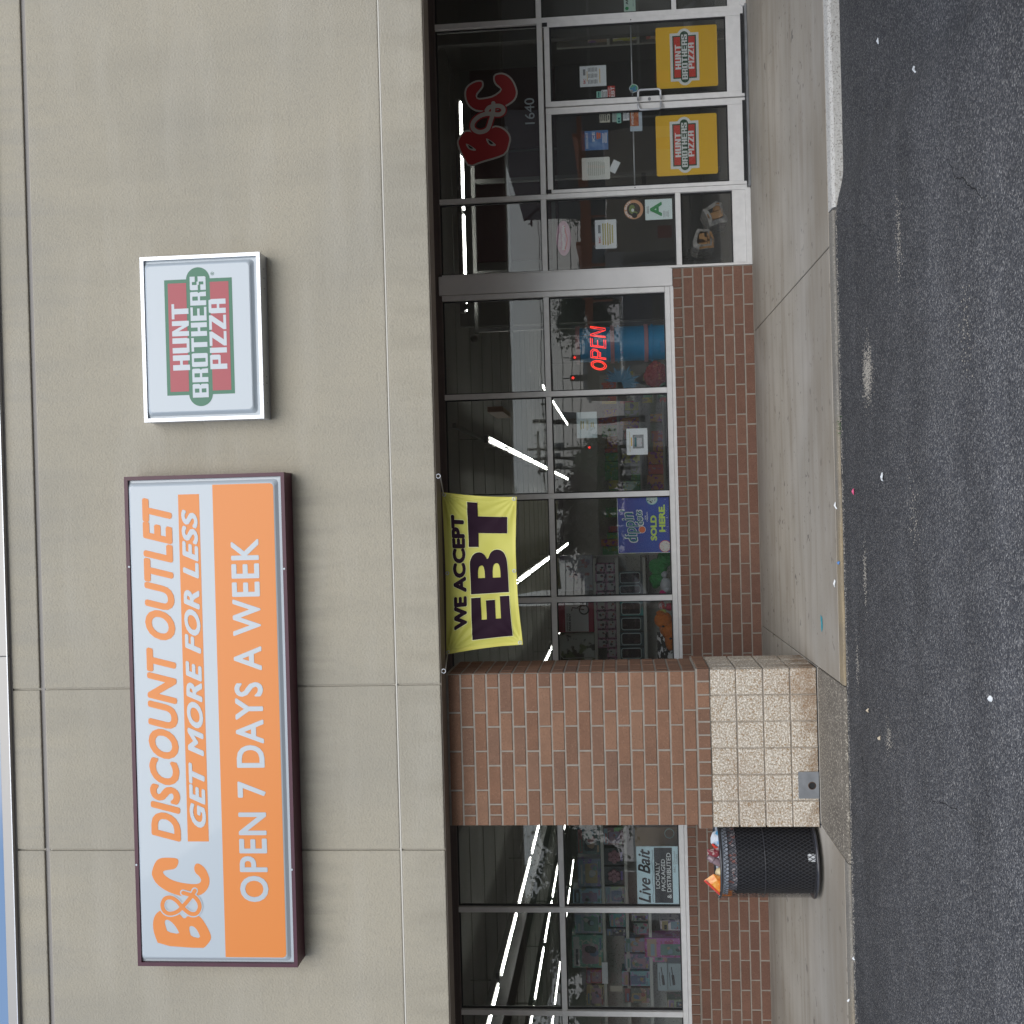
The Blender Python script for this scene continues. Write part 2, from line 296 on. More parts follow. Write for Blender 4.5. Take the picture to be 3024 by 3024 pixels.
P('hunt_green', (.02, .155, .08), rough=.35); P('hunt_red', (.60, .05, .07), rough=.35); P('white_print', (.78, .80, .80), rough=.4)
P('bright_metal', (.60, .62, .65), rough=.38, metal=.6); P('dull_metal', (.30, .31, .32), rough=.5, metal=.4, noise=(10, .3))
P('banner_yellow', (.60, .57, .10), rough=.55, noise=(3, .10)); P('banner_purple', (.020, .006, .016), rough=.75, spec=.2)
P('yellow_print', (.85, .52, .02), rough=.4); P('dark_green', (.012, .07, .03), rough=.4); P('strong_red', (.62, .05, .03), rough=.4)
P('decal_red', (.36, .028, .032), rough=.5); P('decal_grey', (.46, .45, .42), rough=.5); P('paper', (.86, .88, .90), rough=.6); P('black_print', (.012, .012, .014), rough=.5)
P('mint', (.30, .66, .55), rough=.5); P('grey_print', (.28, .29, .31), rough=.6); P('navy', (.03, .08, .42), rough=.4, streak=(2.5, (1, 1, 1), (.14, .05, .34), .6))
P('lime', (.62, .80, .12), rough=.5); P('teal', (.02, .18, .20), rough=.5); P('blue_print', (.08, .22, .50), rough=.5); P('orange_ball', (.65, .16, .05), rough=.4)
P('grade_green', (.02, .30, .09), rough=.5); P('pink_print', (.62, .30, .42), rough=.5); P('rubber_black', (.012, .012, .013), rough=.5)
P('wood_log', (.42, .22, .08), rough=.8, noise=(12, .4), bump=(30, .5)); P('cling_film', (.42, .40, .38), rough=.25, noise=(20, .5))
P('tube_blue', (.03, .40, .78), rough=.35, noise=(3, .2)); P('tube_pink', (.55, .30, .33), rough=.5)
M['tube_light'] = mat('fluorescent_tube', (1, 1, 1), .5, emit=((1, 1, .93), 14)); M['neon'] = mat('red_neon', (1, .1, .05), .5, emit=((1, .035, .02), 1.6))
M['redlamp'] = mat('red_lamp', (1, .1, .05), .5, emit=((1, .03, .02), 6))
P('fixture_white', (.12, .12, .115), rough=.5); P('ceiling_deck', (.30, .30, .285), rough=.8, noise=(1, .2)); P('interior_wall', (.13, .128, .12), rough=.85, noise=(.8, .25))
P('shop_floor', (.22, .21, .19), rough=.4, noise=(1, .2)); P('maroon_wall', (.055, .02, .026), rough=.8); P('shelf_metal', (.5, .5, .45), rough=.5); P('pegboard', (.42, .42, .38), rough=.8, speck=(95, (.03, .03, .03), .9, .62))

# ------------------------------------------------------------------ ground
xs = sorted(set([-150, -90, -50, -30, -20, -14]+[i*.5 for i in range(-24, 25)]+[1.7+.05*i for i in range(14)]+[14, 20, 30, 50, 90, 150]))
ys = [-3.0, -3.2, -3.32, -3.45, -3.6, -3.8, -4.1, -4.5, -5, -6, -8, -12, -20, -40, -80, -160, -300]
def azz(x, y):
    k = min(1, max(0, (2.22-x)/.32)); k = k*k*(3-2*k); near = -.142+.058*k
    return near-.02*min(1, max(0, (-3.3-y)/3))
mb = MB(); mb.add([(x, y, azz(x, y)) for y in ys for x in xs], [(j*len(xs)+i, j*len(xs)+i+1, (j+1)*len(xs)+i+1, (j+1)*len(xs)+i) for j in range(len(ys)-1) for i in range(len(xs)-1)])
tag(mb.build('asphalt_ground', M['asphalt']), kind='structure')
walk = MB().box(-16, 16, -3.2, .2, -.4, -.12).build('sidewalk', M['curb']); tag(walk, kind='structure')
slope = lambda y: .02*y*1.0
def slab(x0, x1, y0, y1, mt, name='slab', e=.004):
    s = MB(); z = lambda y: slope(y)
    s.add([(x0, y0, -.15), (x1, y0, -.15), (x1, y1, -.15), (x0, y1, -.15), (x0, y0, z(y0)), (x1, y0, z(y0)), (x1, y1, z(y1)), (x0, y1, z(y1))],
          [(0, 3, 2, 1), (4, 5, 6, 7), (0, 1, 5, 4), (1, 2, 6, 5), (2, 3, 7, 6), (3, 0, 4, 7)])
    return s.build(name, mt, walk, bevel=e)
jx = [-9.4, -5.4, -2.470, -1.265, 1.73, 5.6, 9.6]
for i in range(len(jx)-1):
    a, b = jx[i]+.004, jx[i+1]-.004
    if i == 2: slab(a, b, -3.20, -2.52, M['aggregate']); slab(a, b, -2.512, .1, M['concrete'])
    else: slab(a, b, -3.20, .1, M['concrete'])
def roughcurb(a, b, yf, mt, r_=.012):
    s = MB(); n_ = int((b-a)/.04); z = slope(-3.2)-.002; rows_ = []
    for i in range(n_+1):
        x = a+(b-a)*i/n_; j = random.uniform(-.004, .004)+.004*math.sin(x*9); k = random.uniform(-.003, .003)
        rows_.append([(x, -3.204, -.3), (x, -3.204, z), (x, yf+.035, z), (x, yf+r_+j, z-.003+k*.5), (x, yf+j*.6, z-r_+k), (x, yf+j*.5, -.3)])
    v = sum(rows_, []); s.add(v, [(i*6+q, (i+1)*6+q, (i+1)*6+q+1, i*6+q+1) for i in range(n_) for q in range(5)]+[(0, 1, 2, 3, 4, 5), tuple(n_*6+q for q in range(5, -1, -1))]); s.build('curb', mt, walk, smooth=False)
for a, b, mt, lab in ((-9.4, -2.474, 'curb', 0), (-2.466, -1.269, 'aggregate', 0), (-1.261, 1.95, 'curb', 0)):
    roughcurb(a, b, -3.315, M[mt])
roughcurb(1.965, 9.4, -3.335, M['curbwhite'], .02)
pts = smoothloop([(0, 0), (.03, .02), (.07, .015), (.10, .03), (.14, .02), (.11, -.01), (.13, -.03), (.08, -.025), (.05, -.04), (.02, -.02)])
cx, cy = G(1552*1.56522, 1176*1.56522, -.06)
s = MB(); s.add([(cx-.07+a, cy+b, slope(cy+b)+.002) for a, b in pts], [tuple(range(len(pts)))]); s.build('paint_splash', P('turquoise_paint', (.05, .42, .50), rough=.7, noise=(40, .3)), walk)
# weeds in the gutter joint
wd = MB()
for q in range(26):
    x, y = .49+random.gauss(0, .03), -3.33+random.gauss(0, .012); a = random.uniform(0, 6.3); h = random.uniform(.02, .05); dx, dy = math.cos(a)*.012, math.sin(a)*.012
    wd.add([(x-dy*.3, y+dx*.3, -.095), (x+dy*.3, y-dx*.3, -.095), (x+dx*2, y+dy*2, -.095+h)], [(0, 1, 2)])
tag(wd.build('weeds', P('weed_green', (.05, .14, .03), rough=.8)), 'tuft of green weeds in the gutter joint of the kerb', 'weeds', kind='stuff')
# pale chipped patch and grit
gr = MB(); random.seed(3)
def chip(mbx, x, y, z, s_):
    a = random.uniform(0, 6.3); p = [(x+math.cos(a+t)*s_*random.uniform(.5, 1), y+math.sin(a+t)*s_*random.uniform(.5, 1), z) for t in (0, 1.3, 2.5, 3.9, 5.1)]
    mbx.add(p+[(x, y, z+s_*.5)], [(0, 1, 5), (1, 2, 5), (2, 3, 5), (3, 4, 5), (4, 0, 5)])
for q in range(1900):
    x = random.uniform(-4.4, 2.0); y = -3.330-abs(random.gauss(0, .022)); chip(gr, x, y, azz(x, y), random.uniform(.002, .007))
for c_, n_, sx_, sy_ in (((1660, 705), 900, .085, .05), ((1655, 1085), 160, .10, .02), ((1720, 450), 160, .12, .025), ((1700, 1390), 90, .05, .03), ((1640, 1250), 90, .10, .02), ((1750, 980), 70, .12, .05), ((1850, 620), 60, .10, .04)):
    x0, y0 = G(c_[0]*1.56522, c_[1]*1.56522, -.16)
    for q in range(n_):
        x, y = x0+random.gauss(0, sx_), y0+random.gauss(0, sy_); chip(gr, x, y, azz(x, y)+.001, random.uniform(.003, .007))
tag(gr.build('grit', P('pale_grit', (.36, .33, .28), rough=.9)), 'pale grit and crumbs along the foot of the kerb', 'grit', kind='stuff')
# hairline cracks in the asphalt
def crack(p, q, wv, nm='crack'):
    a, b = Vector(G(p[0]*1.56522, p[1]*1.56522, -.16)), Vector(G(q[0]*1.56522, q[1]*1.56522, -.16)); n_ = 34; L_ = []; t_ = (b-a).normalized(); pr_ = Vector((-t_.y, t_.x)); w0 = 0
    for i in range(n_+1): w0 += random.gauss(0, .007); L_.append(a+(b-a)*i/n_+pr_*w0)
    s = MB(); v = []
    for i, c_ in enumerate(L_): hw_ = wv*(.35+random.random())*math.sin(math.pi*(i+.4)/(n_+1)); v += [(c_.x+pr_.x*hw_, c_.y+pr_.y*hw_, azz(c_.x, c_.y)+.0025), (c_.x-pr_.x*hw_, c_.y-pr_.y*hw_, azz(c_.x, c_.y)+.0025)]
    s.add(v, [(2*i, 2*i+1, 2*i+3, 2*i+2) for i in range(n_)]); return s
ck = MB()
for p, q, wv in (((1800, 300), (1905, 420), .0022), ((1600, 390), (1680, 452), .0016), ((1690, 1010), (1760, 1240), .0014), ((1640, 1395), (1655, 1480), .003), ((1760, 1500), (1900, 1600), .0018)):
    c_ = crack(p, q, wv); ck.add(c_.v, c_.f)
o_ = ck.build('cracks', P('crack_dark', (.018, .018, .019), rough=.9)); tag(o_, 'hairline cracks running across the asphalt', 'cracks', kind='stuff')
# litter on the asphalt and walk
def litter(du, dv, L_, W_, mt, label, name='litter', z=-.13):
    L_ *= .7; W_ *= .7; x, y = G(du*1.56522, dv*1.56522, z); s = MB(); k = 7; ang = random.uniform(-.4, .4)
    zz = azz(x, y)+.003 if y < -3.34 else slope(y)+.002
    ring = [(math.cos(t*6.283/k)*L_*random.uniform(.75, 1), math.sin(t*6.283/k)*W_*random.uniform(.75, 1)) for t in range(k)]
    c_, s_ = math.cos(ang), math.sin(ang); v = [(x+a*c_-b*s_, y+a*s_+b*c_, zz+random.uniform(0, .012)) for a, b in ring]; v += [(x, y, zz+.018)]
    s.add(v+[(a, b, c-.003) for a, b, c in v], [(i, (i+1) % k, k) for i in range(k)]+[(k+1+(i+1) % k, k+1+i, 2*k+1) for i in range(k)])
    tag(s.build(name, mt, wl=(x, y, zz)), label, 'litter')
litter(1721, 131, .035, .010, M['white_print'], 'long white scrap on the asphalt, nearest the right kerb end', 'paper_scrap')
litter(1654, 78, .03, .010, M['white_print'], 'white scrap on the asphalt in front of the pale kerb', 'paper_scrap')
litter(1626, 927, .035, .016, P('hot_pink', (.75, .12, .25)), 'crumpled hot pink wrapper on the asphalt', 'wrapper')
litter(1681, 899, .05, .022, M['white_print'], 'folded white cup scrap on the asphalt beside the pink wrapper', 'paper_scrap')
litter(1597, 953, .045, .006, M['white_print'], 'thin white straw piece near the gutter by the pink wrapper', 'straw')
litter(1596, 1101, .05, .006, M['white_print'], 'thin white straw piece lying along the gutter in mid wall', 'straw')
litter(1886, 1318, .022, .014, M['white_print'], 'small round white scrap far out on the asphalt', 'paper_scrap')
litter(1675, 1392, .025, .006, P('cigarette_end', (.6, .5, .36)), 'tan cigarette end on the asphalt in front of the pillar', 'cigarette_end')
litter(1653, 1340, .02, .006, M['cigarette_end'], 'tan cigarette end on the asphalt right of the pillar plate', 'cigarette_end')
litter(1594, 1062, .02, .012, M['blue_print'], 'tiny blue scrap at the foot of the kerb', 'paper_scrap', -.10)
litter(1613, 1888, .02, .01, M['white_print'], 'small white scrap in the gutter left of the trash can', 'paper_scrap', -.10)
litter(1618, 1808, .02, .008, M['white_print'], 'small white scrap in the gutter, nearest below the trash can', 'paper_scrap', -.10)

# ------------------------------------------------------------------ brickwork
BC = {}
def brickmesh(w_, h_, d_, mt, ch=.004, rough=False):
    key = (round(w_, 3), round(h_, 3), d_, mt.name)
    if key in BC: return BC[key]
    me = bpy.data.meshes.new('brick'); v = [(0, ch, 0), (w_, ch, 0), (w_, ch, h_), (0, ch, h_), (0, d_, 0), (w_, d_, 0), (w_, d_, h_), (0, d_, h_), (ch, 0, ch), (w_-ch, 0, ch), (w_-ch, 0, h_-ch), (ch, 0, h_-ch)]
    f_ = [(8, 9, 10, 11), (0, 1, 9, 8), (1, 2, 10, 9), (2, 3, 11, 10), (3, 0, 8, 11), (0, 4, 5, 1), (1, 5, 6, 2), (2, 6, 7, 3), (3, 7, 4, 0), (4, 7, 6, 5)]
    me.from_pydata(v, [], f_); me.materials.append(mt); me.update(); BC[key] = me; return me
def piece(name, parent, x, y, z, w_, h_, d_, mt, rot=0., ch=.004):
    o = bpy.data.objects.new(name, brickmesh(w_, h_, d_, mt, ch)); j = random.uniform(-.0012, .0012)
    link(o, parent, (x+(j if rot else 0), y+(0 if rot else j), z)); o.rotation_euler = (0, random.uniform(-.003, .003), rot); o.scale = (random.uniform(.985, 1.0), 1, random.uniform(.965, 1.0)); return o
MW = .0115
def brickwall(label, xa, xb, x_right):
    t = empty('brick_wall', ((xa+xb)/2, 0, 0)); tag(t, label, 'brick wall')
    MB().box(xa, xb, -.0155, .11, -.02, .712).build('mortar', M['mortar'], t)
    for c in range(7):
        z = .004+c*.1016; off = 2.3165 if c % 2 == 0 else 2.1135
        k = -3; j = []
        while off-.3048*k > xa-.4: j.append(off-.3048*k); k += 1
        for q in range(len(j)-1):
            b, a = min(j[q], x_right), max(j[q+1], xa)
            if b-a > .03: piece('brick', t, a+MW/2, -.020, z, b-a-MW, .1016-MW, .03, M['brick_wall'])
    n = int((xb-xa)/.1016)
    MB().box(xa, xb-.002, -.008, .11, .7135, .802).build('sill_mortar', M['mortar'], t)
    for q in range(n):
        b = x_right-q*.1016
        if b-.1 > xa: piece('sill_brick', t, b-.1016+MW/2, -.018, .722, .1016-MW, .088, .06, M['brick_wall'])
    return t
brickwall('low brick wall with header sill between the pillar and the doors', -2.3, 2.411, 2.411)
brickwall('low brick wall with header sill left of the pillar behind the trash can', -6.2, -2.31, -2.31)

# pillar
PX0, PX1, PY0, PY1, PB = -2.494, -1.2753, -2.50, -1.88, -.05
pil = empty('brick_pillar', ((PX0+PX1)/2, -2.2, PB)); tag(pil, 'red brick pillar on a tan split-face block base holding up the canopy', 'pillar')
MB().box(PX0+.014, PX1-.014, PY0+.012, PY1-.012, PB, .762).build('block_mortar', M['blockedge'], pil)
bw_ = .20313
for j in range(4):
    for k in range(6): piece('block', pil, PX0+k*bw_+.003, PY0, PB+.004+j*.2032, bw_-.006, .2032-.006, .05, M['block'], ch=.006)
    for k in range(3): piece('block', pil, PX1, PY0+k*.2066+.003 if k else PY0+.05, PB+.004+j*.2032, .2066-(.006 if k else .053), .2032-.006, .05, M['block'], rot=math.pi/2, ch=.006)
    for k in range(3): piece('block', pil, PX0, PY0+(k+1)*.2066-.003, PB+.004+j*.2032, .2066-.006 if k else .154, .2032-.006, .05, M['block'], rot=-math.pi/2, ch=.006)
hz = .7645
MB().box(PX0-.005, PX1+.003, PY0-.004, PY1-.006, .7625, .867).build('collar_mortar', M['mortar'], pil)
nh = 12; hw = (PX1-PX0+.02)/nh
for k in range(nh): piece('collar_brick', pil, PX0-.01+k*hw+MW/2, PY0-.008, hz, hw-MW, .092, .05, M['brick_pillar'])
for k in range(6):
    piece('collar_brick', pil, PX1+.008, PY0+.045+k*.096, hz, .096-MW, .092, .05, M['brick_pillar'], rot=math.pi/2)
    piece('collar_brick', pil, PX0-.008, PY0+.045+(k+1)*.096-MW, hz, .096-MW, .092, .05, M['brick_pillar'], rot=-math.pi/2)
SX0, SX1, SY0, SY1 = PX0+.012, PX1-.012, PY0+.008, PY1-.008
MB().box(SX0+.005, SX1-.005, SY0+.005, SY1-.005, .868, 2.812).build('shaft_mortar', M['mortar'], pil)
c = 0; z = .868+.003
while z < 2.80:
    h = min(.1016, 2.812-z); A = [1, 1, 1, .92] if c % 2 == 0 else [.37, 1, 1, 1, .285, .27]
    if c % 2 == 1 and c % 4 == 3: A = [.37, 1, 1, 1, .27, .285]
    tot = sum(A); x = SX1; k_ = (SX1-SX0)/tot
    for L_ in A:
        x -= L_*k_; piece('brick', pil, x+MW/2, SY0, z, L_*k_-MW, h-MW, .03, M['brick_pillar'])
    B = [.33, .63, 1.0] if c % 2 == 0 else [.98, .65, .33]; y = SY0+.03; tb = sum(B); kb = (SY1-SY0-.03)/tb
    for L_ in B:
        piece('brick', pil, SX1, y+MW/2 if y > SY0+.04 else y, z, L_*kb-(MW if y > SY0+.04 else MW/2), h-MW, .03, M['brick_pillar'], rot=math.pi/2)
        piece('brick', pil, SX0, y+L_*kb-MW/2, z, L_*kb-MW, h-MW, .03, M['brick_pillar'], rot=-math.pi/2); y += L_*kb
    z += .1016; c += 1
MB().box(PX0-.002, PX1+.002, PY0-.003, PY1, -.056, PB+.006).build('base_joint', M['gasket'], pil)
# drain plate
x0, x1, z0, z1 = -2.27, -2.067, -.043, .110
dp = empty('drain_plate', (-2.17, -2.51, -.04)); tag(dp, 'square steel plate with a round drain hole low on the pillar base', 'drain outlet')
loop = [(x0, z0), (x1, z0), (x1, z1), (x0, z1)]; hole = [(-2.172+.03*math.cos(t*math.pi/12), .009+.03*math.sin(t*math.pi/12)) for t in range(24)]
s = MB(); s.flat([loop, hole[::-1]], -2.512); s.add([(a, -2.512, b) for a, b in loop]+[(a, -2.5005, b) for a, b in loop], [(i, (i+1) % 4, 4+(i+1) % 4, 4+i) for i in range(4)])
s.build('plate', M['dull_metal'], dp)
s = MB(); s.add([(a, -2.5135, b) for a, b in hole]+[((a+2.172)*.84-2.172, -2.516, (b-.009)*.84+.009) for a, b in hole], [(i, (i+1) % 24, 24+(i+1) % 24, 24+i) for i in range(24)])
s.add([((a+2.172)*.84-2.172, -2.516, (b-.009)*.84+.009) for a, b in hole]+[((a+2.172)*.84-2.172, -2.5055, (b-.009)*.84+.009) for a, b in hole], [(i, (i+1) % 24, 24+(i+1) % 24, 24+i) for i in range(24)])
s.build('pipe_rim', P('rusty_pipe', (.10, .06, .04), rough=.8), dp)
s = MB(); s.add([(a, -2.5055, b) for a, b in hole], [tuple(range(24))]); s.build('pipe_mouth', M['gasket'], dp)
for a, b in ((x0+.012, z0+.012), (x1-.012, z0+.012), (x0+.012, z1-.012), (x1-.012, z1-.012)):
    MB().tube([(a, -2.512, b), (a, -2.5145, b)], .004, 8).build('screw', M['dull_metal'], dp)

# ------------------------------------------------------------------ fascia and canopy
FY = -2.70
fas = empty('stucco_fascia', (0, FY, 2.81)); tag(fas, 'tall tan stucco fascia over the shopfront with cut joints and metal coping', 'building front')
MB().box(-8, 8, FY+.022, FY+.20, 2.813, 6.217).build('backing', M['groove'], fas)
cols = [(-7.9, -2.592), (-2.592, -1.328), (-1.328, 7.9)]; rows = [(2.81, 3.143), (3.157, 5.955), (5.995, 6.2165)]
for a, b in cols:
    for i, (c_, d_) in enumerate(rows): MB().box(a+.006, b-.006, FY, FY+.0215, c_, d_).build('stucco_panel', M['stucco'], fas, bevel=.009, seg=2)
MB().box(-7.99, 7.99, FY+.0045, FY+.0215, 3.1445, 3.1555).build('reveal', P('pale_reveal', (.66, .63, .56), rough=.8), fas)  # lower joint filled with a paler strip
MB().box(-7.99, 7.99, FY+.018, FY+.0219, 5.958, 5.992).build('reveal', M['groove_dark'], fas)
MB().box(-7.95, 7.95, FY+.014, FY+.199, 2.802, 2.8095).build('soffit_trim', M['brown'], fas)
MB().box(-7.95, -1.06, FY-.032, FY+.3, 6.2285, 6.312).build('coping', M['coping'], fas, bevel=.004)
MB().box(-1.057, 7.95, FY-.032, FY+.3, 6.2285, 6.312).build('coping', M['coping'], fas, bevel=.004)
MB().box(-7.95, 7.95, FY+.004, FY+.2, 6.2175, 6.228).build('coping_gap', M['groove_dark'], fas)  # shadow under the coping, painted as a dark strip
MB().box(-7.95, 7.9, FY-.036, FY-.0345, 6.2285, 6.2345).build('drip_edge', M['bright_metal'], fas)
cn = empty('canopy', (0, -1.2, 3.35)); tag(cn, 'dark brown soffit and header above the shop windows', 'canopy')
MB().box(-8, 8, FY+.2005, -.001, 3.35, 3.5).build('soffit', M['brown'], cn)
MB().box(-8, 8, .0, .16, 3.235, 3.349).build('header', M['darkbrown'], cn)
MB().box(-8, 8, FY+.201, FY+.21, 2.83, 3.349).build('fascia_back', M['brown'], cn)
rf = MB().box(-18, 18, -2.4, 30, 6.0, 6.2).box(-18, -8.01, -2.69, 0, -.4, 6.2).box(8.01, 18, -2.69, 0, -.4, 6.2).build('building_shell', M['stucco']); tag(rf, kind='structure')
tag(MB().box(-18, 18, .0, .15, 3.5015, 5.99).build('wall_above_windows', M['interior_wall']), kind='structure')

# ------------------------------------------------------------------ big sign
SY = -2.875
def cabinet(name, label, x0, x1, z0, z1, yf, fw, frame_mat, inset, face_mat, rim=.012, lift=.02):
    t = empty(name, ((x0+x1)/2, FY, (z0+z1)/2)); tag(t, label, 'sign')
    s = MB(); s.box(x0+.001, x1-.001, yf+.03, FY-.001, z0+.001, z1-.001); s.build('housing', frame_mat, t, bevel=.002)
    s = MB(); o = [(x0, z0), (x1, z0), (x1, z1), (x0, z1)]; i_ = [(x0+fw, z0+fw), (x1-fw, z0+fw), (x1-fw, z1-fw), (x0+fw, z1-fw)]
    v = [(a, yf+.045, b) for a, b in o]+[(a, yf, b) for a, b in o]+[(a, yf, b) for a, b in i_]+[(a, yf+.03, b) for a, b in i_]
    for q in range(4):
        r_ = (q+1) % 4; e = .0006
        s.add([v[q], v[r_], v[4+r_], v[4+q]], [(0, 1, 2, 3)]); s.add([v[4+q], v[4+r_], v[8+r_], v[8+q]], [(0, 1, 2, 3)]); s.add([v[8+q], v[8+r_], v[12+r_], v[12+q]], [(0, 1, 2, 3)])
    s.build('frame', frame_mat, t)
    # pan-formed face
    i0 = [(x0+fw, z0+fw), (x1-fw, z0+fw), (x1-fw, z1-fw), (x0+fw, z1-fw)]
    def ring(l, r_, b, tp, y_, rad=.03, n=6):
        P_ = []
        for cx_, cz_, a0 in ((l+rad, b+rad, 180), (r_-rad, b+rad, 270), (r_-rad, tp-rad, 0), (l+rad, tp-rad, 90)):
            for q in range(n+1): a_ = R(a0+90*q/n); P_.append((cx_+rad*math.cos(a_), y_, cz_+rad*math.sin(a_)))
        return P_
    l, r_, b, tp = inset
    rings = [ring(x0+fw+.001, x1-fw-.001, z0+fw+.001, z1-fw-.001, yf+.022, .004), ring(l-.030, r_+.030, b-.030, tp+.030, yf+.020, .03), ring(l-.008, r_+.008, b-.008, tp+.008, yf+.020-lift*.85, .03), ring(l, r_, b, tp, yf+.020-lift, .03)]
    s = MB(); n_ = len(rings[0]); vs = sum(rings, []); fs = []
    for q in range(3):
        for k in range(n_): fs.append((q*n_+k, q*n_+(k+1) % n_, (q+1)*n_+(k+1) % n_, (q+1)*n_+k))
    fs.append(tuple(range(3*n_, 4*n_))); s.add(vs, fs); s.build('face', face_mat, t)
    return t
big = cabinet('shop_sign', 'wide maroon framed shop sign, white and orange, reading DISCOUNT OUTLET', -3.416, .314, 3.920, 5.166, SY, .028, M['maroon_metal'], (-3.343, .236, 4.004, 5.118), M['white_plastic'])
fy = SY+.020-.020-.0008
s = MB(); s.flat([[(-3.342, 4.476), (-3.342, 4.03), (-3.333, 4.012), (-3.315, 4.005), (.208, 4.005), (.226, 4.012), (.235, 4.03), (.235, 4.476)]], fy); s.build('orange_band', M['orange_print'], big)
s = MB(); bb = BR(Zbig, 558, 624, 275, 586, 652, 1361, SY); s.flat([[(bb[0], bb[2]), (bb[1], bb[2]), (bb[1], bb[3]), (bb[0], bb[3])]], fy); s.build('orange_strip', M['orange_print'], big)
text('DISCOUNT OUTLET', BR(Zbig, 446, 541, 285, 471, 564, 1362, SY), fy-.0002, M['orange_print'], big, bold=.042, shear=.28, space=1.04)
text('GET MORE FOR LESS', BR(Zbig, 567, 618, 322, 595, 645, 1318, SY), fy-.0012, M['white_plastic'], big, bold=.04, shear=.30, space=1.10)
text('OPEN 7 DAYS A WEEK', BR(Zbig, 723, 811, 415, 750, 840, 1550, SY), fy-.0012, M['white_plastic'], big, bold=.022, space=1.08)
def zl(Z, pts, y): return [W(*Z(a, b), y) for a, b in pts]
Bo = [(222, 1583), (180, 1480), (165, 1400), (172, 1330), (195, 1282), (240, 1248), (300, 1258), (380, 1272), (425, 1288), (463, 1335), (500, 1300), (570, 1292), (615, 1308), (655, 1360), (700, 1440), (722, 1500), (712, 1540), (672, 1590), (640, 1613)]
Bh1 = [(303, 1455), (290, 1410), (277, 1365), (287, 1340), (315, 1340), (360, 1375), (400, 1430), (422, 1478)]; Bh2 = [(530, 1499), (514, 1450), (512, 1410), (525, 1398), (555, 1403), (590, 1440), (623, 1518)]
Co = [(408, 768), (410, 800), (388, 848), (350, 862), (290, 868), (258, 882), (275, 915), (340, 960), (420, 985), (520, 1000), (600, 1000), (630, 968), (608, 925), (570, 895), (556, 850), (570, 806), (610, 805), (665, 850), (702, 930), (706, 990), (685, 1050), (640, 1095), (590, 1112), (480, 1120), (400, 1108), (290, 1065), (200, 1000), (155, 920), (158, 870), (190, 785), (235, 752), (310, 748), (385, 753)]
def art(parent, y, Z, loops_list, mt, name, sm=1):
    s = MB()
    for loops in loops_list: s.flat([smoothloop(zl(Z, l, SYc), sm) for l in loops], y)
    return s.build(name, mt, parent)
SYc = SY
art(big, fy-.0002, Zr, [[Bo, Bh1, Bh2], [Co]], M['orange_print'], 'initials')
amp = [(565, 1062), (530, 1120), (440, 1225), (385, 1268), (320, 1280), (272, 1250), (258, 1190), (285, 1137), (340, 1128), (395, 1160), (450, 1222), (520, 1278), (580, 1278), (612, 1225), (600, 1165), (555, 1115), (490, 1092), (455, 1082)]
ap = spline(zl(Zr, amp, SY), 5); k_ = (W(*Zr(0, 0), SY)[0]-W(*Zr(0, 100), SY)[0])/100
s = MB(); strokemesh(s, ap, 62*k_, fy-.0012); s.build('ampersand_outline', M['white_plastic'], big)
s = MB(); strokemesh(s, ap, 38*k_, fy-.0022); s.build('ampersand', M['orange_print'], big)
for q in ((404, 502), (427, 1434), (889, 508), (913, 1449)):
    x, z = W(*Zbig(*q), SY); MB().tube([(x, SY-.003, z), (x, SY+.005, z)], .008, 8).build('screw', M['white_plastic'], big)

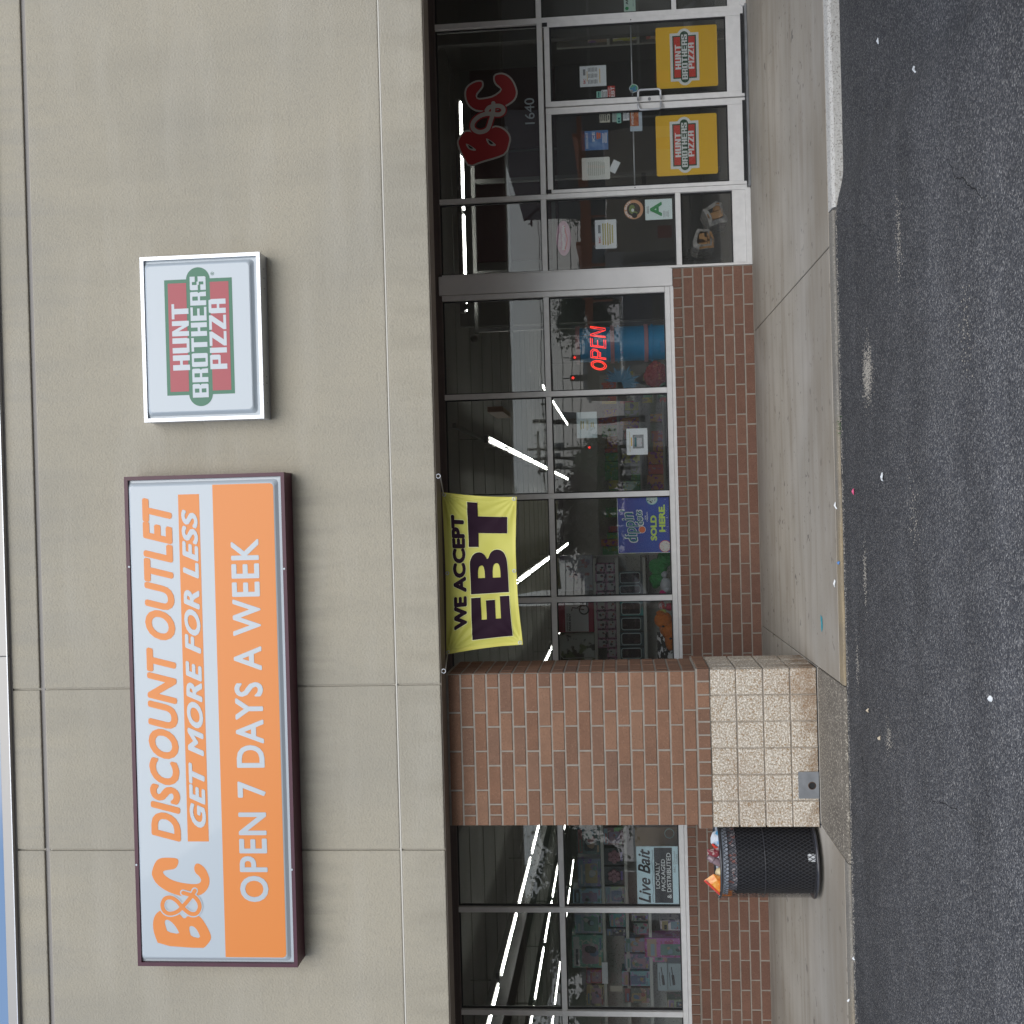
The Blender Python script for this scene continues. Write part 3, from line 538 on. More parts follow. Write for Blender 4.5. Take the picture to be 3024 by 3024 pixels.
# ------------------------------------------------------------------ blocky logo lettering
def blocky(ch):                                   # unit glyphs from butted rectangles / quads
    r = lambda a, b, c, d: [(a, c), (b, c), (b, d), (a, d)]
    g = {'H': [r(0, .36, 0, 1), r(.64, 1, 0, 1), r(.36, .64, .42, .58)],
         'U': [r(0, .36, .16, 1), r(.64, 1, .16, 1), [(.06, 0), (.94, 0), (1, .16), (0, .16)]],
         'N': [r(0, .32, 0, 1), r(.68, 1, 0, 1), [(.32, .62), (.68, 0), (.68, .38), (.32, 1)]],
         'T': [r(0, 1, .84, 1), r(.32, .68, 0, .84)],
         'I': [r(0, 1, 0, 1)],
         'Z': [r(0, 1, .84, 1), r(0, 1, 0, .16), [(0, .16), (.42, .16), (1, .84), (.58, .84)]],
         'A': [r(0, .36, 0, .84), r(.64, 1, 0, .84), [(0, .84), (1, .84), (.92, 1), (.08, 1)], r(.36, .64, .38, .52)],
         'E': [r(0, .38, .0, 1), r(.38, 1, 0, .15), r(.38, .9, .43, .58), r(.38, 1, .85, 1)],
         'B': [r(0, .36, 0, 1), r(.36, .66, 0, .14), r(.36, .66, .43, .58), r(.36, .66, .86, 1), [(.66, 0), (.94, 0), (1, .07), (1, .43), (.9, .5), (.66, .5)], [(.66, .5), (.9, .5), (1, .58), (1, .93), (.94, 1), (.66, 1)]],
         'R': [r(0, .36, 0, 1), r(.36, .66, .38, .52), r(.36, .66, .86, 1), [(.66, 0), (1, 0), (.98, .38), (.9, .45), (.66, .38)], [(.66, .38), (.9, .45), (1, .55), (1, .93), (.94, 1), (.66, 1)]],
         'P': [r(0, .36, 0, 1), r(.36, .66, .38, .52), r(.36, .66, .86, 1), [(.66, .38), (.94, .38), (1, .46), (1, .93), (.94, 1), (.66, 1)]],
         'O': [[(.06, 0), (.36, 0), (.36, 1), (.06, 1), (0, .93), (0, .07)], [(.64, 0), (.94, 0), (1, .07), (1, .93), (.94, 1), (.64, 1)], r(.36, .64, 0, .14), r(.36, .64, .86, 1)],
         'S': [r(0, .4, .0, .34), r(.4, .62, 0, .14), [(.62, 0), (.94, 0), (1, .07), (1, .5), (.62, .5)], r(.38, .62, .43, .57), [(0, .5), (.38, .5), (.38, 1), (.06, 1), (0, .93)], r(.38, .6, .86, 1), r(.6, 1, .68, 1)]}
    return g[ch]
def blockword(wd_, x0, x1, z0, z1, y, mt, parent, gap=.13, iw=.36):
    ws = [iw if c_ == 'I' else 1 for c_ in wd_]; u = (x1-x0)/(sum(ws)+gap*(len(wd_)-1)); x = x0; s = MB()
    for c_, w_ in zip(wd_, ws):
        for q in blocky(c_): s.flat([[(x+a*u*w_, z0+b*(z1-z0)) for a, b in q]], y)
        x += (w_+gap)*u
    return s.build('lettering', mt, parent)
def huntlogo(parent, cx, cz, w_, h_, y, green, red, white, outline=False, rmark=True, d=.0008):
    """white/green/red pizza badge: w_ = tablet width, h_ = tablet height; capsule is wider"""
    def badge(ew, y_, mt, name):
        hw, hh, ch, cw = w_/2+ew, h_/2+ew, h_*.175+ew, w_*.6+ew
        L_ = [(-hw, -hh), (hw, -hh), (hw, -ch)]
        L_ += [(cw-ch+ch*math.cos(R(a)), ch*math.sin(R(a))) for a in range(-80 if cw-ch < hw else -90, 91, 10) if cw-ch+ch*math.cos(R(a)) > hw]
        L_ += [(hw, ch), (hw, hh), (-hw, hh), (-hw, ch)]
        L_ += [(-cw+ch-ch*math.cos(R(a)), -ch*math.sin(R(a))) for a in range(-90, 91, 10) if -cw+ch-ch*math.cos(R(a)) < -hw]
        L_ += [(-hw, -ch)]
        s = MB(); s.flat([[(cx+a, cz+b) for a, b in L_]], y_); s.build(name, mt, parent)
    if outline: badge(h_*.11, y, white, 'outline'); y -= d
    badge(0, y, green, 'badge')
    e = h_*.052
    s = MB()
    for sg in (-1, 1):
        z0, z1 = sorted((sg*(h_*.175), sg*(h_/2-e))); s.flat([[(cx-w_/2+e, cz+z0), (cx+w_/2-e, cz+z0), (cx+w_/2-e, cz+z1), (cx-w_/2+e, cz+z1)]], y-d)
    s.build('red_tablet', red, parent)
    hl = h_*.25
    blockword('HUNT', cx-w_*.285, cx+w_*.29, cz+h_*.15, cz+h_*.15+hl, y-2*d, white, parent)
    blockword('BROTHERS', cx-w_*.525, cx+w_*.52, cz-h_*.115, cz+h_*.12, y-2*d, white, parent)
    blockword('PIZZA', cx-w_*.285, cx+w_*.32, cz-h_*.15-hl, cz-h_*.15, y-2*d, white, parent)
    if rmark: text('®', (cx+w_*.525, cx+w_*.555, cz-h_*.24, cz-h_*.19), y-d, green, parent)
HY = -2.845
hs = cabinet('pizza_sign', 'square silver framed sign with a red and green pizza badge', .7255, 1.982, 4.071, 5.008, HY, .028, M['bright_metal'], (.80, 1.905, 4.155, 4.955), M['white_plastic'], lift=.028)
bl = BX(Zs, 325, 372, 1040, 1595, HY); huntlogo(hs, (bl[0]+bl[1])/2, (bl[2]+bl[3])/2, bl[1]-bl[0], bl[3]-bl[2], HY+.020-.028-.0008, M['hunt_green'], P('sun_faded_red', (.40, .06, .075), rough=.4), M['white_plastic'])
for q in (.85, 1.0, 1.05, 1.72, 1.80, 1.87): MB().tube([(q, HY+.075, 4.0715), (q, HY+.075, 4.068)], .004, 8).build('screw', M['dull_metal'], hs)

# ------------------------------------------------------------------ aluminium shopfront
FD0, FD1, GY = 0.0, .10, .050                     # frame depth and glass plane
SILL, TR0, TR1, HEAD = .895, 2.090, 2.146, 3.232
def pane(parent, x0, x1, z0, z1, gy=GY):
    g = MB().box(x0+.004, x1-.004, gy, gy+.006, z0+.004, z1-.004).build('pane', M['glass'], parent)
    s = MB()
    for a, b, c_, d_ in ((x0, x0+.012, z0, z1), (x1-.012, x1, z0, z1), (x0+.0125, x1-.0125, z0, z0+.010), (x0+.0125, x1-.0125, z1-.012, z1)): s.box(a, b, gy-.012, gy+.018, c_, d_)
    s.build('gasket', M['gasket'], g)
    return g
def bar(parent, name, x0, x1, z0, z1, y0=FD0, y1=FD1, mt='alu', bev=.003): return MB().box(x0, x1, y0, y1, z0, z1).build(name, M[mt], parent, bevel=bev)
def bay(label, mull, xl, xr, endl=False):
    t = empty('shop_window', ((xl+xr)/2, 0, SILL)); tag(t, label, 'shop window')
    bar(t, 'sill', xl, xr, .842, SILL, -.004); bar(t, 'sill_trim', xl, xr, .806, .8405, -.016, .09); bar(t, 'head_frame', xl, xr, 3.2055, 3.234, .002, .1, 'darkbrown')
    for x in mull: bar(t, 'mullion', x-.0275, x+.0275, SILL+.001, 3.205)
    ed = sorted(mull)
    for a, b in zip(ed, ed[1:]):
        a_, b_ = a+.0275, b-.0275; bar(t, 'transom', a_+.0005, b_-.0005, TR0, TR1, .002, .098)
        pane(t, a_, b_, SILL+.001, TR0); pane(t, a_, b_, TR1, 3.205)
    return t
mu = [2.203, 1.17, .11, -.965, -2.04]
bay('four wide aluminium shop windows between the doors and the brick pillar', mu, -2.07, 2.23)
bay('aluminium shop windows left of the brick pillar over the trash can', [-2.13, -3.12, -4.192, -5.27, -6.35], -6.38, -2.10)
ent = empty('entrance', (3.8, 0, 0)); tag(ent, 'aluminium shop entrance with double glass doors, sidelites and transom', 'entrance')
bar(ent, 'wide_mullion', 2.2335, 2.43, .812, 3.234, -.012, .1, 'alu_panel', .004)
for x0, x1, z1 in ((2.4305, 2.445, 3.2), ): bar(ent, 'edge_trim', x0, x1, .05, z1)
bar(ent, 'corner_trim', 2.4135, 2.43, -.0, .845, -.03, .1)
bar(ent, 'jamb', 3.185, 3.235, .03, 3.205); bar(ent, 'jamb', 5.0, 5.058, .03, 3.205)
bar(ent, 'transom', 3.2355, 4.9995, TR0-.004, 2.142, -.002, .1)
bar(ent, 'transom', 2.4455, 3.1845, TR0, TR1); bar(ent, 'transom', 5.0585, 6.2, TR0, TR1)
bar(ent, 'head_frame', 2.4455, 6.2, 3.2055, 3.234, .002, .1, 'darkbrown')
bar(ent, 'bottom_rail', 2.4455, 3.1845, .055, .184, .004); bar(ent, 'bottom_rail', 5.0585, 6.2, .055, .184, .004)
bar(ent, 'base_trim', 2.431, 3.2, 0.0, .0545, -.012); bar(ent, 'base_trim', 5.045, 6.2, 0.0, .0545, -.012)
bar(ent, 'transom', 2.4455, 3.1845, .709, .763); bar(ent, 'transom', 5.0585, 6.2, .702, .75)
for a, b, c_, d_ in ((2.4455, 3.1845, .184, .709), (2.4455, 3.1845, .763, TR0), (2.4455, 3.1845, TR1, 3.205), (3.2355, 4.9995, 2.142, 3.205), (5.0585, 6.2, .184, .702), (5.0585, 6.2, .75, TR0), (5.0585, 6.2, TR1, 3.205)): pane(ent, a, b, c_, d_)
bar(ent, 'threshold', 3.2, 5.045, .0, .022, -.06, .12, 'dull_metal')
def door(x0, x1, gx0, gx1, hside, lock):
    dr = MB()
    dr.box(x0, gx0, -.006, .045, .032, 2.068); dr.box(gx1, x1, -.006, .045, .032, 2.068); dr.box(gx0+.0005, gx1-.0005, -.004, .043, .032, .210); dr.box(gx0+.0005, gx1-.0005, -.004, .043, 2.012, 2.068)
    d = dr.build('door', M['alu'], ent, bevel=.003)
    MB().box(gx0+.003, gx1-.003, .018, .024, .212, 2.010).build('glass', M['glass'], d)
    s = MB()
    for a, b, c_, e_ in ((gx0, gx0+.014, .21, 2.012), (gx1-.014, gx1, .21, 2.012), (gx0+.0145, gx1-.0145, .21, .224), (gx0+.0145, gx1-.0145, 1.994, 2.012)): s.box(a, b, .001, .0175, c_, e_)
    s.build('glazing_bead', M['gasket'], d)
    xh = x0 if hside > 0 else x1; xe = xh+hside*.095
    s = MB(); z0, z1 = .885, 1.118; xs0 = xh+hside*.022
    pts = [(xs0, -.008, z0), (xs0, -.055, z0), (xs0+hside*.012, -.066, z0+.003), (xe-hside*.02, -.068, z0+.003), (xe-hside*.004, -.068, z0+.016), (xe, -.068, z0+.03), (xe, -.068, z1-.03), (xe-hside*.004, -.068, z1-.016), (xe-hside*.02, -.068, z1-.003), (xs0+hside*.012, -.066, z1-.003), (xs0, -.055, z1), (xs0, -.008, z1)]
    s.tube(pts, .011, 10); s.build('handle', M['bright_metal'], d, smooth=True)
    if lock: MB().tube([(xh+hside*.024, -.007, 1.0), (xh+hside*.024, -.013, 1.0)], .016, 16).build('lock', M['dull_metal'], d)
    MB().box((x0 if hside < 0 else x1-.04), (x0+.04 if hside < 0 else x1), -.012, -.0065, 2.03, 2.083).build('hinge', M['gasket'], d)
    MB().tube([(gx0, .06, 1.17), (gx1, .06, 1.17)], .007, 8).build('push_bar', M['bright_metal'], d, smooth=True)
    MB().box(x0+.03, x1-.03, -.009, -.0062, .034, .062).build('door_sweep', M['gasket'], d)
    for zz in (1.17, ): MB().tube([((gx1+x1)/2 if hside > 0 else (x0+gx0)/2, -.0065, zz), ((gx1+x1)/2 if hside > 0 else (x0+gx0)/2, -.010, zz)], .006, 8).build('screw', M['gasket'], d)
    return d
door(3.2375, 4.118, 3.275, 4.052, -1, False)
door(4.130, 4.9985, 4.186, 4.952, 1, True)

# ------------------------------------------------------------------ prints and notices
DY = .030                                         # inside face of the door glass
def sheet(name, label, bx_, y, mt, cat, group=None, th=.0015, rad=0.):
    x0, x1, z0, z1 = bx_; t = MB()
    if rad:
        L_ = []
        for cx_, cz_, a0 in ((x0+rad, z0+rad, 180), (x1-rad, z0+rad, 270), (x1-rad, z1-rad, 0), (x0+rad, z1-rad, 90)):
            for q in range(6): a_ = R(a0+18*q); L_.append((cx_+rad*math.cos(a_), cz_+rad*math.sin(a_)))
        t.prism(L_, y, y+th)
    else: t.box(x0, x1, y, y+th, z0, z1)
    o = t.build(name, mt, wl=((x0+x1)/2, y, (z0+z1)/2)); return tag(o, label, cat, group)
def lines(parent, bx_, y, n, mt, wmin=.6, name='print_lines', fill=.5):
    x0, x1, z0, z1 = bx_; s = MB(); p = (z1-z0)/n; c_ = (x0+x1)/2
    for q in range(n):
        w_ = (x1-x0)*random.uniform(wmin, 1); z = z1-(q+.5)*p; s.box(c_-w_/2, c_+w_/2, y-.0006, y-.0001, z-p*fill/2, z+p*fill/2)
    return s.build(name, mt, parent)
for Z, c_, lab in ((Zf, (1003, 229, 1542, 768), 'bright yellow pizza decal low on the right door'), (Zg, (1003, 172, 1541, 704), 'paler yellow pizza decal low on the left door')):
    b_ = BX(Z, *c_, DY); o = sheet('door_decal', lab, b_, DY, M['yellow_print'], 'decal', rad=.02)
    huntlogo(o, (b_[0]+b_[1])/2+.0, b_[2]+(b_[3]-b_[2])*.535, (b_[1]-b_[0])*.70, (b_[3]-b_[2])*.385, DY-.0008, M['dark_green'], M['strong_red'], M['white_print'], outline=True, rmark=False)
# initials decal on the transom glass
o = empty('initials_decal', (4.1, GY, 2.7)); tag(o, 'red and grey B&C initials decal on the glass above the doors', 'decal')
DYc = GY-.0015; SYc = DYc
B2 = [(262, 958), (225, 905), (192, 830), (192, 795), (230, 745), (262, 740), (300, 755), (370, 740), (400, 715), (440, 718), (478, 742), (500, 775), (500, 810), (478, 880), (420, 905), (330, 930)]
C2 = [(345, 468), (345, 495), (330, 515), (305, 545), (310, 560), (350, 556), (400, 545), (445, 510), (430, 500), (410, 485), (398, 460), (400, 425), (440, 412), (480, 422), (515, 455), (538, 510), (538, 545), (520, 580), (470, 612), (390, 640), (310, 640), (268, 620), (240, 580), (232, 530), (245, 490), (290, 460), (330, 455)]
def inset2(l, k): 
    l = [Vector(p) for p in l]; n = len(l); A_ = sum(l[i].x*l[(i+1) % n].y-l[(i+1) % n].x*l[i].y for i in range(n)); sg = 1 if A_ > 0 else -1; o_ = []
    for i in range(n):
        t = (l[(i+1) % n]-l[i-1]).normalized(); o_.append(tuple(l[i]+Vector((-t.y, t.x))*k*sg))
    return o_
art(o, GY-.001, ZA, [[B2], [C2]], M['decal_grey'], 'outline')
art(o, GY-.002, ZA, [[inset2(B2, 10)], [inset2(C2, 10)]], M['decal_red'], 'initials')
for c1, c2 in (([(243, 815), (300, 850), (300, 862), (262, 855), (245, 832)], [(250, 822), (292, 850), (265, 848)]), ([(358, 785), (415, 822), (412, 835), (378, 830), (360, 805)], [(366, 792), (405, 822), (380, 824)])):
    art(o, GY-.003, ZA, [[c1]], M['decal_grey'], 'letter_hole'); art(o, GY-.0035, ZA, [[c2]], M['black_print'], 'letter_hole_centre')
am2 = [(400, 590), (398, 640), (385, 690), (365, 740), (320, 755), (285, 735), (285, 700), (320, 665), (370, 650), (430, 655), (455, 640), (455, 618), (430, 605), (380, 612), (362, 632)]
k_ = (W(*ZA(0, 0), GY)[0]-W(*ZA(0, 100), GY)[0])/100; ap2 = spline(zl(ZA, am2, GY), 5)
s = MB(); strokemesh(s, ap2, 40*k_, GY-.004); s.build('ampersand_outline', M['decal_red'], o)
s = MB(); strokemesh(s, ap2, 24*k_, GY-.005); s.build('ampersand', M['decal_grey'], o)
o = empty('street_number', (3.9, GY, 2.3)); tag(o, 'white street number 1640 on the glass above the doors', 'street number')
text('1640', BX(Ze, 1205, 1400, 1345, 1770, GY), GY-.001, P('number_grey', (.36, .40, .42)), o, bold=.004)
# right door stickers
b_ = BX(Zx, 464, 90, 968, 485, DY); o = sheet('price_list', 'white price list sheet taped high on the right door', b_, DY, M['paper'], 'notice')
x0, x1, z0, z1 = b_; w_, h_ = x1-x0, z1-z0
for q in range(3): lines(o, (x0+w_*(.12+.29*q), x0+w_*(.34+.29*q), z0+h_*.33, z0+h_*.70), DY, 7, M['grey_print'], .8)
lines(o, (x0+w_*.25, x0+w_*.75, z0+h_*.70, z0+h_*.74), DY, 1, M['yellow_print'], .95, 'heading'); lines(o, (x0+w_*.15, x0+w_*.85, z0+h_*.22, z0+h_*.27), DY, 1, M['yellow_print'], .95, 'footing')
lines(o, (x0+w_*.55, x0+w_*.85, z0+h_*.78, z0+h_*.88), DY, 1, M['grey_print'], .95, 'logo', .9); text('B&C', (x0+w_*.15, x0+w_*.38, z0+h_*.79, z0+h_*.87), DY-.0003, M['strong_red'], o, bold=.02)
b_ = BX(Zx, 995, 472, 1135, 710, DY); o = sheet('ebt_sticker', 'small red EBT sticker beside the right door handle', b_, DY, M['strong_red'], 'sticker')
x0, x1, z0, z1 = b_; w_, h_ = x1-x0, z1-z0
text('EBT', (x0+w_*.08, x1-w_*.06, z0+h_*.08, z0+h_*.60), DY-.0004, M['white_print'], o, bold=.03); text('WE ACCEPT', (x0+w_*.08, x1-w_*.12, z0+h_*.70, z0+h_*.88), DY-.0004, M['white_print'], o, bold=.02, shear=.2)
b_ = BX(Zx, 875, 550, 992, 725, DY); o = sheet('payment_sticker', 'pale payment sticker between the red and mint ones on the right door', b_, DY, M['paper'], 'sticker'); lines(o, (b_[0]+.005, b_[1]-.005, b_[2]+.003, b_[3]-.003), DY, 4, M['grey_print'])
b_ = BX(Zx, 782, 578, 873, 702, DY); o = sheet('mint_sticker', 'single small mint green sticker on the right door', b_, DY, M['mint'], 'sticker', rad=.004); lines(o, (b_[0]+.006, b_[1]-.006, b_[2]+.014, b_[3]-.012), DY, 1, M['teal'], .9)
c_ = W(*Zx(1490, 520), DY); rad = .045
L_ = [(c_[0]+math.cos(R(a))*rad*(1+.08*math.sin(R(a*5))), c_[1]+math.sin(R(a))*rad*(1+.06*math.cos(R(a*4)))) for a in range(0, 360, 12)]
s = MB(); s.prism(L_, DY, DY+.001); o = tag(s.build('round_sticker', M['paper'], wl=(c_[0], DY, c_[1])), 'round blue and green sticker behind the right door handle', 'sticker')
s = MB(); s.flat([[(c_[0]+(a-c_[0])*.88, c_[1]+(b-c_[1])*.88) for a, b in L_]], DY-.0004); s.build('print', P('blue_green_print', (.05, .25, .5), streak=(40, (1, 1, 1), (.15, .5, .2), .9, .48, .55)), o)
s = MB(); s.flat([[(c_[0]-.03+.016*math.cos(R(a)), c_[1]+.022+.016*math.sin(R(a))) for a in range(0, 360, 20)]], DY-.0008); s.build('print', M['grey_print'], o)
# left door
b_ = BX(Zx, 498, 1325, 1005, 1695, DY); o = sheet('ice_poster', 'blue ice poster taped at eye height on the left door', b_, DY, P('ice_blue', (.09, .22, .50), streak=(14, (1, 1, 1), (.28, .45, .7), .8)), 'poster')
x0, x1, z0, z1 = b_; w_, h_ = x1-x0, z1-z0
lines(o, (x0, x1, z0+h_*.88, z1), DY, 1, M['maroon_metal'], 1, 'top_band', 1.); text('DISCOUNT', (x0+w_*.1, x1-w_*.08, z0+h_*.75, z0+h_*.84), DY-.0008, M['white_print'], o, bold=.03)
text('ICE', (x0+w_*.45, x1-w_*.08, z0+h_*.50, z0+h_*.60), DY-.0008, M['white_print'], o, bold=.03); lines(o, (x0+w_*.55, x1-w_*.1, z0+h_*.28, z0+h_*.44), DY, 2, M['orange_ball'], .8, 'print', .9); lines(o, (x0+w_*.3, x1-w_*.1, z0+h_*.04, z0+h_*.22), DY, 4, M['white_print'])
b_ = BX(Zx, 842, 990, 1040, 1170, DY); o = sheet('hours_sticker', 'cream sticker, leftmost small one high on the left door edge', b_, DY, P('cream', (.6, .58, .48)), 'sticker'); lines(o, (b_[0]+.008, b_[1]-.008, b_[2]+.004, b_[3]-.004), DY, 5, M['black_print'], .6)
b_ = BX(Zx, 1080, 978, 1165, 1160, DY); o = sheet('pale_sticker', 'grey-green pale sticker left of the mint pair on the left door', b_, DY, P('pale_green', (.42, .50, .46)), 'sticker'); lines(o, (b_[0]+.006, b_[1]-.006, b_[2]+.003, b_[3]-.003), DY, 4, M['grey_print'], .6)
b_ = BX(Zx, 1166, 968, 1250, 1182, DY); o = sheet('mint_sticker', 'pair of joined mint green stickers on the left door', b_, DY, M['mint'], 'sticker', rad=.004)
for q in (0, 1): s = MB(); s.box(b_[0]+.007+q*.029, b_[0]+.027+q*.029, DY-.0005, DY, b_[2]+.010, b_[3]-.012); s.build('print', M['teal'], o)
b_ = BX(Zx, 1286, 962, 1403, 1130, DY); o = sheet('payment_sticker', 'pale payment sticker above the chicken sticker on the left door', b_, DY, M['paper'], 'sticker'); lines(o, (b_[0]+.006, b_[1]-.006, b_[2]+.003, b_[3]-.003), DY, 4, M['grey_print'], .5)
b_ = BX(Zx, 1420, 955, 1650, 1335, DY); o = sheet('wings_sticker', 'orange and red WINGBITES sticker by the left door handle', b_, DY, P('pale_blue_card', (.50, .58, .66)), 'sticker')
x0, x1, z0, z1 = b_; w_, h_ = x1-x0, z1-z0
s = MB(); s.box(x0+w_*.26, x1-.001, DY-.0006, DY, z0+h_*.28, z1-.001); s.build('photo_print', P('chicken_print', (.45, .10, .03), streak=(60, (1, 1, 1), (.75, .35, .12), .8)), o); text('WINGBITES', (x0+w_*.3, x1-.004, z0+h_*.70, z0+h_*.90), DY-.0012, M['white_print'], o, bold=.03)
# bright backed sheet behind the left door
b_ = BX(ZA, 905, 898, 1065, 1025, DY); o = sheet('notice', 'bright white notice taped on the left door', b_, DY, P('bright_paper', (.85, .85, .80)), 'notice', rad=.012); lines(o, (b_[0]+.04, b_[1]-.04, b_[2]+.05, b_[3]-.06), DY, 9, P('faint_print', (.62, .62, .55)), .8)
b_ = BX(ZA, 1070, 915, 1112, 985, DY); o = sheet('paper_slip', 'small tilted white slip under the bright notice on the left door', b_, DY+.001, M['paper'], 'slip'); o.rotation_euler = (0, R(28), 0)
# sidelite
e0 = BX(Zh, 1655, 440, 1865, 940, GY); o = MB(); L_ = [((e0[0]+e0[1])/2+(e0[1]-e0[0])/2*math.cos(R(a)), (e0[2]+e0[3])/2+(e0[3]-e0[2])/2*math.sin(R(a))) for a in range(0, 360, 10)]
o = tag(MB().prism(L_, GY+.008, GY+.01).build('oval_sticker', M['pink_print'], wl=((e0[0]+e0[1])/2, GY+.008, (e0[2]+e0[3])/2)), 'pink oval For Sale Here sticker high on the left sidelite', 'sticker')
text('For Sale Here', (e0[0]+.10, e0[1]-.13, e0[3]-.045, e0[3]-.022), GY+.0075, M['white_print'], o, bold=.02)
s = MB(); zc = (e0[2]+e0[3])/2
strokemesh(s, spline([(e0[0]+.06+(e0[1]-e0[0]-.11)*i/22, zc+(.016 if i % 2 else -.012)*(1+.3*math.sin(i*2.3))) for i in range(23)], 4), .007, GY+.0072); s.build('script_print', M['white_print'], o)
s = MB(); strokemesh(s, spline([(e0[0]+.05, zc-.008), (e0[0]+.16, zc-.036), (e0[0]+.25, zc-.02), (e0[1]-.05, zc-.012)], 4), .012, GY+.0076); s.build('script_shadow', M['hunt_red'], o)
b_ = BX(Zi, 468, 262, 656, 516, GY); o = sheet('notice', 'white notice with yellow lines at mid height on the left sidelite', b_, GY+.008, M['paper'], 'notice', rad=.01)
lines(o, (b_[0]+.03, b_[1]-.03, b_[2]+.03, b_[3]-.07), GY+.008, 5, P('mustard', (.55, .48, .16)), .5, fill=.55); text('B&C', (b_[0]+.06, b_[0]+.13, b_[3]-.055, b_[3]-.035), GY+.0074, M['strong_red'], o, bold=.02)
lines(o, (b_[0]+.16, b_[1]-.05, b_[3]-.06, b_[3]-.03), GY+.008, 1, M['grey_print'], .9, 'logo', .9)
for q in ((b_[0]+.03, b_[3]+.004), (b_[0]+.03, b_[2]-.004), (b_[1]-.03, b_[3]+.004), (b_[1]-.03, b_[2]-.004)): MB().tube([(q[0], GY+.0075, q[1]), (q[0], GY+.012, q[1])], .010, 10).build('suction_cup', M['grey_print'], o)
c_ = W(*Zy(468, 430), GY); rr = .100; cir = lambda r_, n=36: [(c_[0]+r_*math.cos(2*math.pi*i/n), c_[1]+r_*math.sin(2*math.pi*i/n)) for i in range(n)]
o = tag(MB().prism(cir(.100), GY+.008, GY+.0095).build('bait_badge', P('badge_tan', (.68, .36, .20)), wl=(c_[0], GY+.008, c_[1])), 'round orange live bait badge with black centre on the left sidelite', 'sticker')
s = MB(); s.flat([cir(.069)], GY+.0074); s.build('centre', P('near_black_brown', (.03, .02, .012)), o)
s = MB(); s.flat([smoothloop([(c_[0]-.06, c_[1]), (c_[0]-.03, c_[1]+.045), (c_[0]+.03, c_[1]+.05), (c_[0]+.055, c_[1]+.01), (c_[0]+.02, c_[1]-.02), (c_[0]-.01, c_[1]+.01), (c_[0]-.03, c_[1]-.045), (c_[0]-.05, c_[1]-.03)])], GY+.0068); s.build('green_print', P('worm_green', (.18, .26, .06)), o)
s = MB(); s.flat([[(c_[0]-.008+.017*math.cos(R(a)), c_[1]+.01+.015*math.sin(R(a))) for a in range(0, 360, 20)]], GY+.0062); s.build('white_print', M['white_print'], o)
s = MB(); s.flat([[(c_[0]-.062+.028*math.cos(R(a)), c_[1]-.008+.028*math.sin(R(a))) for a in range(0, 360, 20)]], GY+.0056); s.build('black_disc', M['black_print'], o)
def arc(X, Zc): 
    a = math.pi*.5-(X-c_[0])/.083; r_ = .083+(Zc-c_[1]); return np.full(len(X), GY+.0066), c_[0]+np.cos(a)*r_, c_[1]+np.sin(a)*r_
text('LIVE BAIT', (c_[0]-.105, c_[0]+.105, c_[1]-.010, c_[1]+.010), 0, M['white_print'], o, bold=.03, warp=arc)
b_ = BX(Zy, 855, 80, 1762, 770, GY); o = sheet('grade_card', 'white health grade card with a large green letter A on the sidelite', b_, GY+.008, P('pale_card', (.76, .86, .86)), 'notice')
x0, x1, z0, z1 = b_; w_, h_ = x1-x0, z1-z0
text('A', (x0+w_*.16, x0+w_*.86, z0+h_*.38, z0+h_*.82), GY+.0074, M['grade_green'], o, bold=.04); lines(o, (x0+w_*.28, x0+w_*.7, z0+h_*.86, z0+h_*.95), GY+.008, 2, M['grey_print']); lines(o, (x0+w_*.1, x0+w_*.42, z0+h_*.12, z0+h_*.34), GY+.008, 5, M['grey_print'], .5, fill=.3)
# OPEN neon
o = empty('neon_sign', W(1768, 1030, .12)[0:1]+(.12,)+W(1768, 1030, .12)[1:2]); tag(o, 'glowing red neon OPEN sign inside the right-hand window', 'neon sign')
nb = BX(ZB, 955, 508, 1042, 765, .12)
def neon(paths, cellx0, cellw, parent):
    z0, z1 = nb[2], nb[3]; h = z1-z0
    for pth in paths:
        for off in ((0, 0),):
            MB().tube([(cellx0+(a*.85+b*.24)*cellw, .12, z0+b*h) for a, b in pth], .0034, 6).build('neon_tube', M['neon'], parent, smooth=True)
cw = (nb[1]-nb[0])/4.15
ell = [(.5+.5*math.cos(R(a)), .5+.5*math.sin(R(a))) for a in range(0, 361, 20)]; el2 = [(.5+.36*math.cos(R(a)), .5+.38*math.sin(R(a))) for a in range(0, 361, 20)]
neon([ell, el2], nb[0], cw, o)
neon([[(0, 0), (0, 1), (.7, 1), (.95, .85), (.95, .6), (.7, .45), (.12, .45)], [(.14, 0), (.14, .36), (.72, .36)], [(.14, .55), (.14, .88), (.66, .88), (.8, .78), (.8, .64), (.66, .55), (.14, .55)]], nb[0]+cw*1.04, cw, o)
neon([[(.9, 1), (0, 1), (0, 0), (.9, 0)], [(.14, .53), (.75, .53)], [(.9, .88), (.14, .88), (.14, .12), (.9, .12)]], nb[0]+cw*2.08, cw, o)
neon([[(0, 0), (0, 1), (.12, 1), (.8, .15), (.86, 1)], [(.12, 0), (.12, .8), (.8, 0), (1, 0), (1, 1)]], nb[0]+cw*3.06, cw, o)
for q in (.2, .8): MB().tube([(nb[0]+(nb[1]-nb[0])*q, .125, nb[3]), (nb[0]+(nb[1]-nb[0])*q+.005, .11, 2.09)], .002, 6).build('hanging_wire', M['gasket'], o)
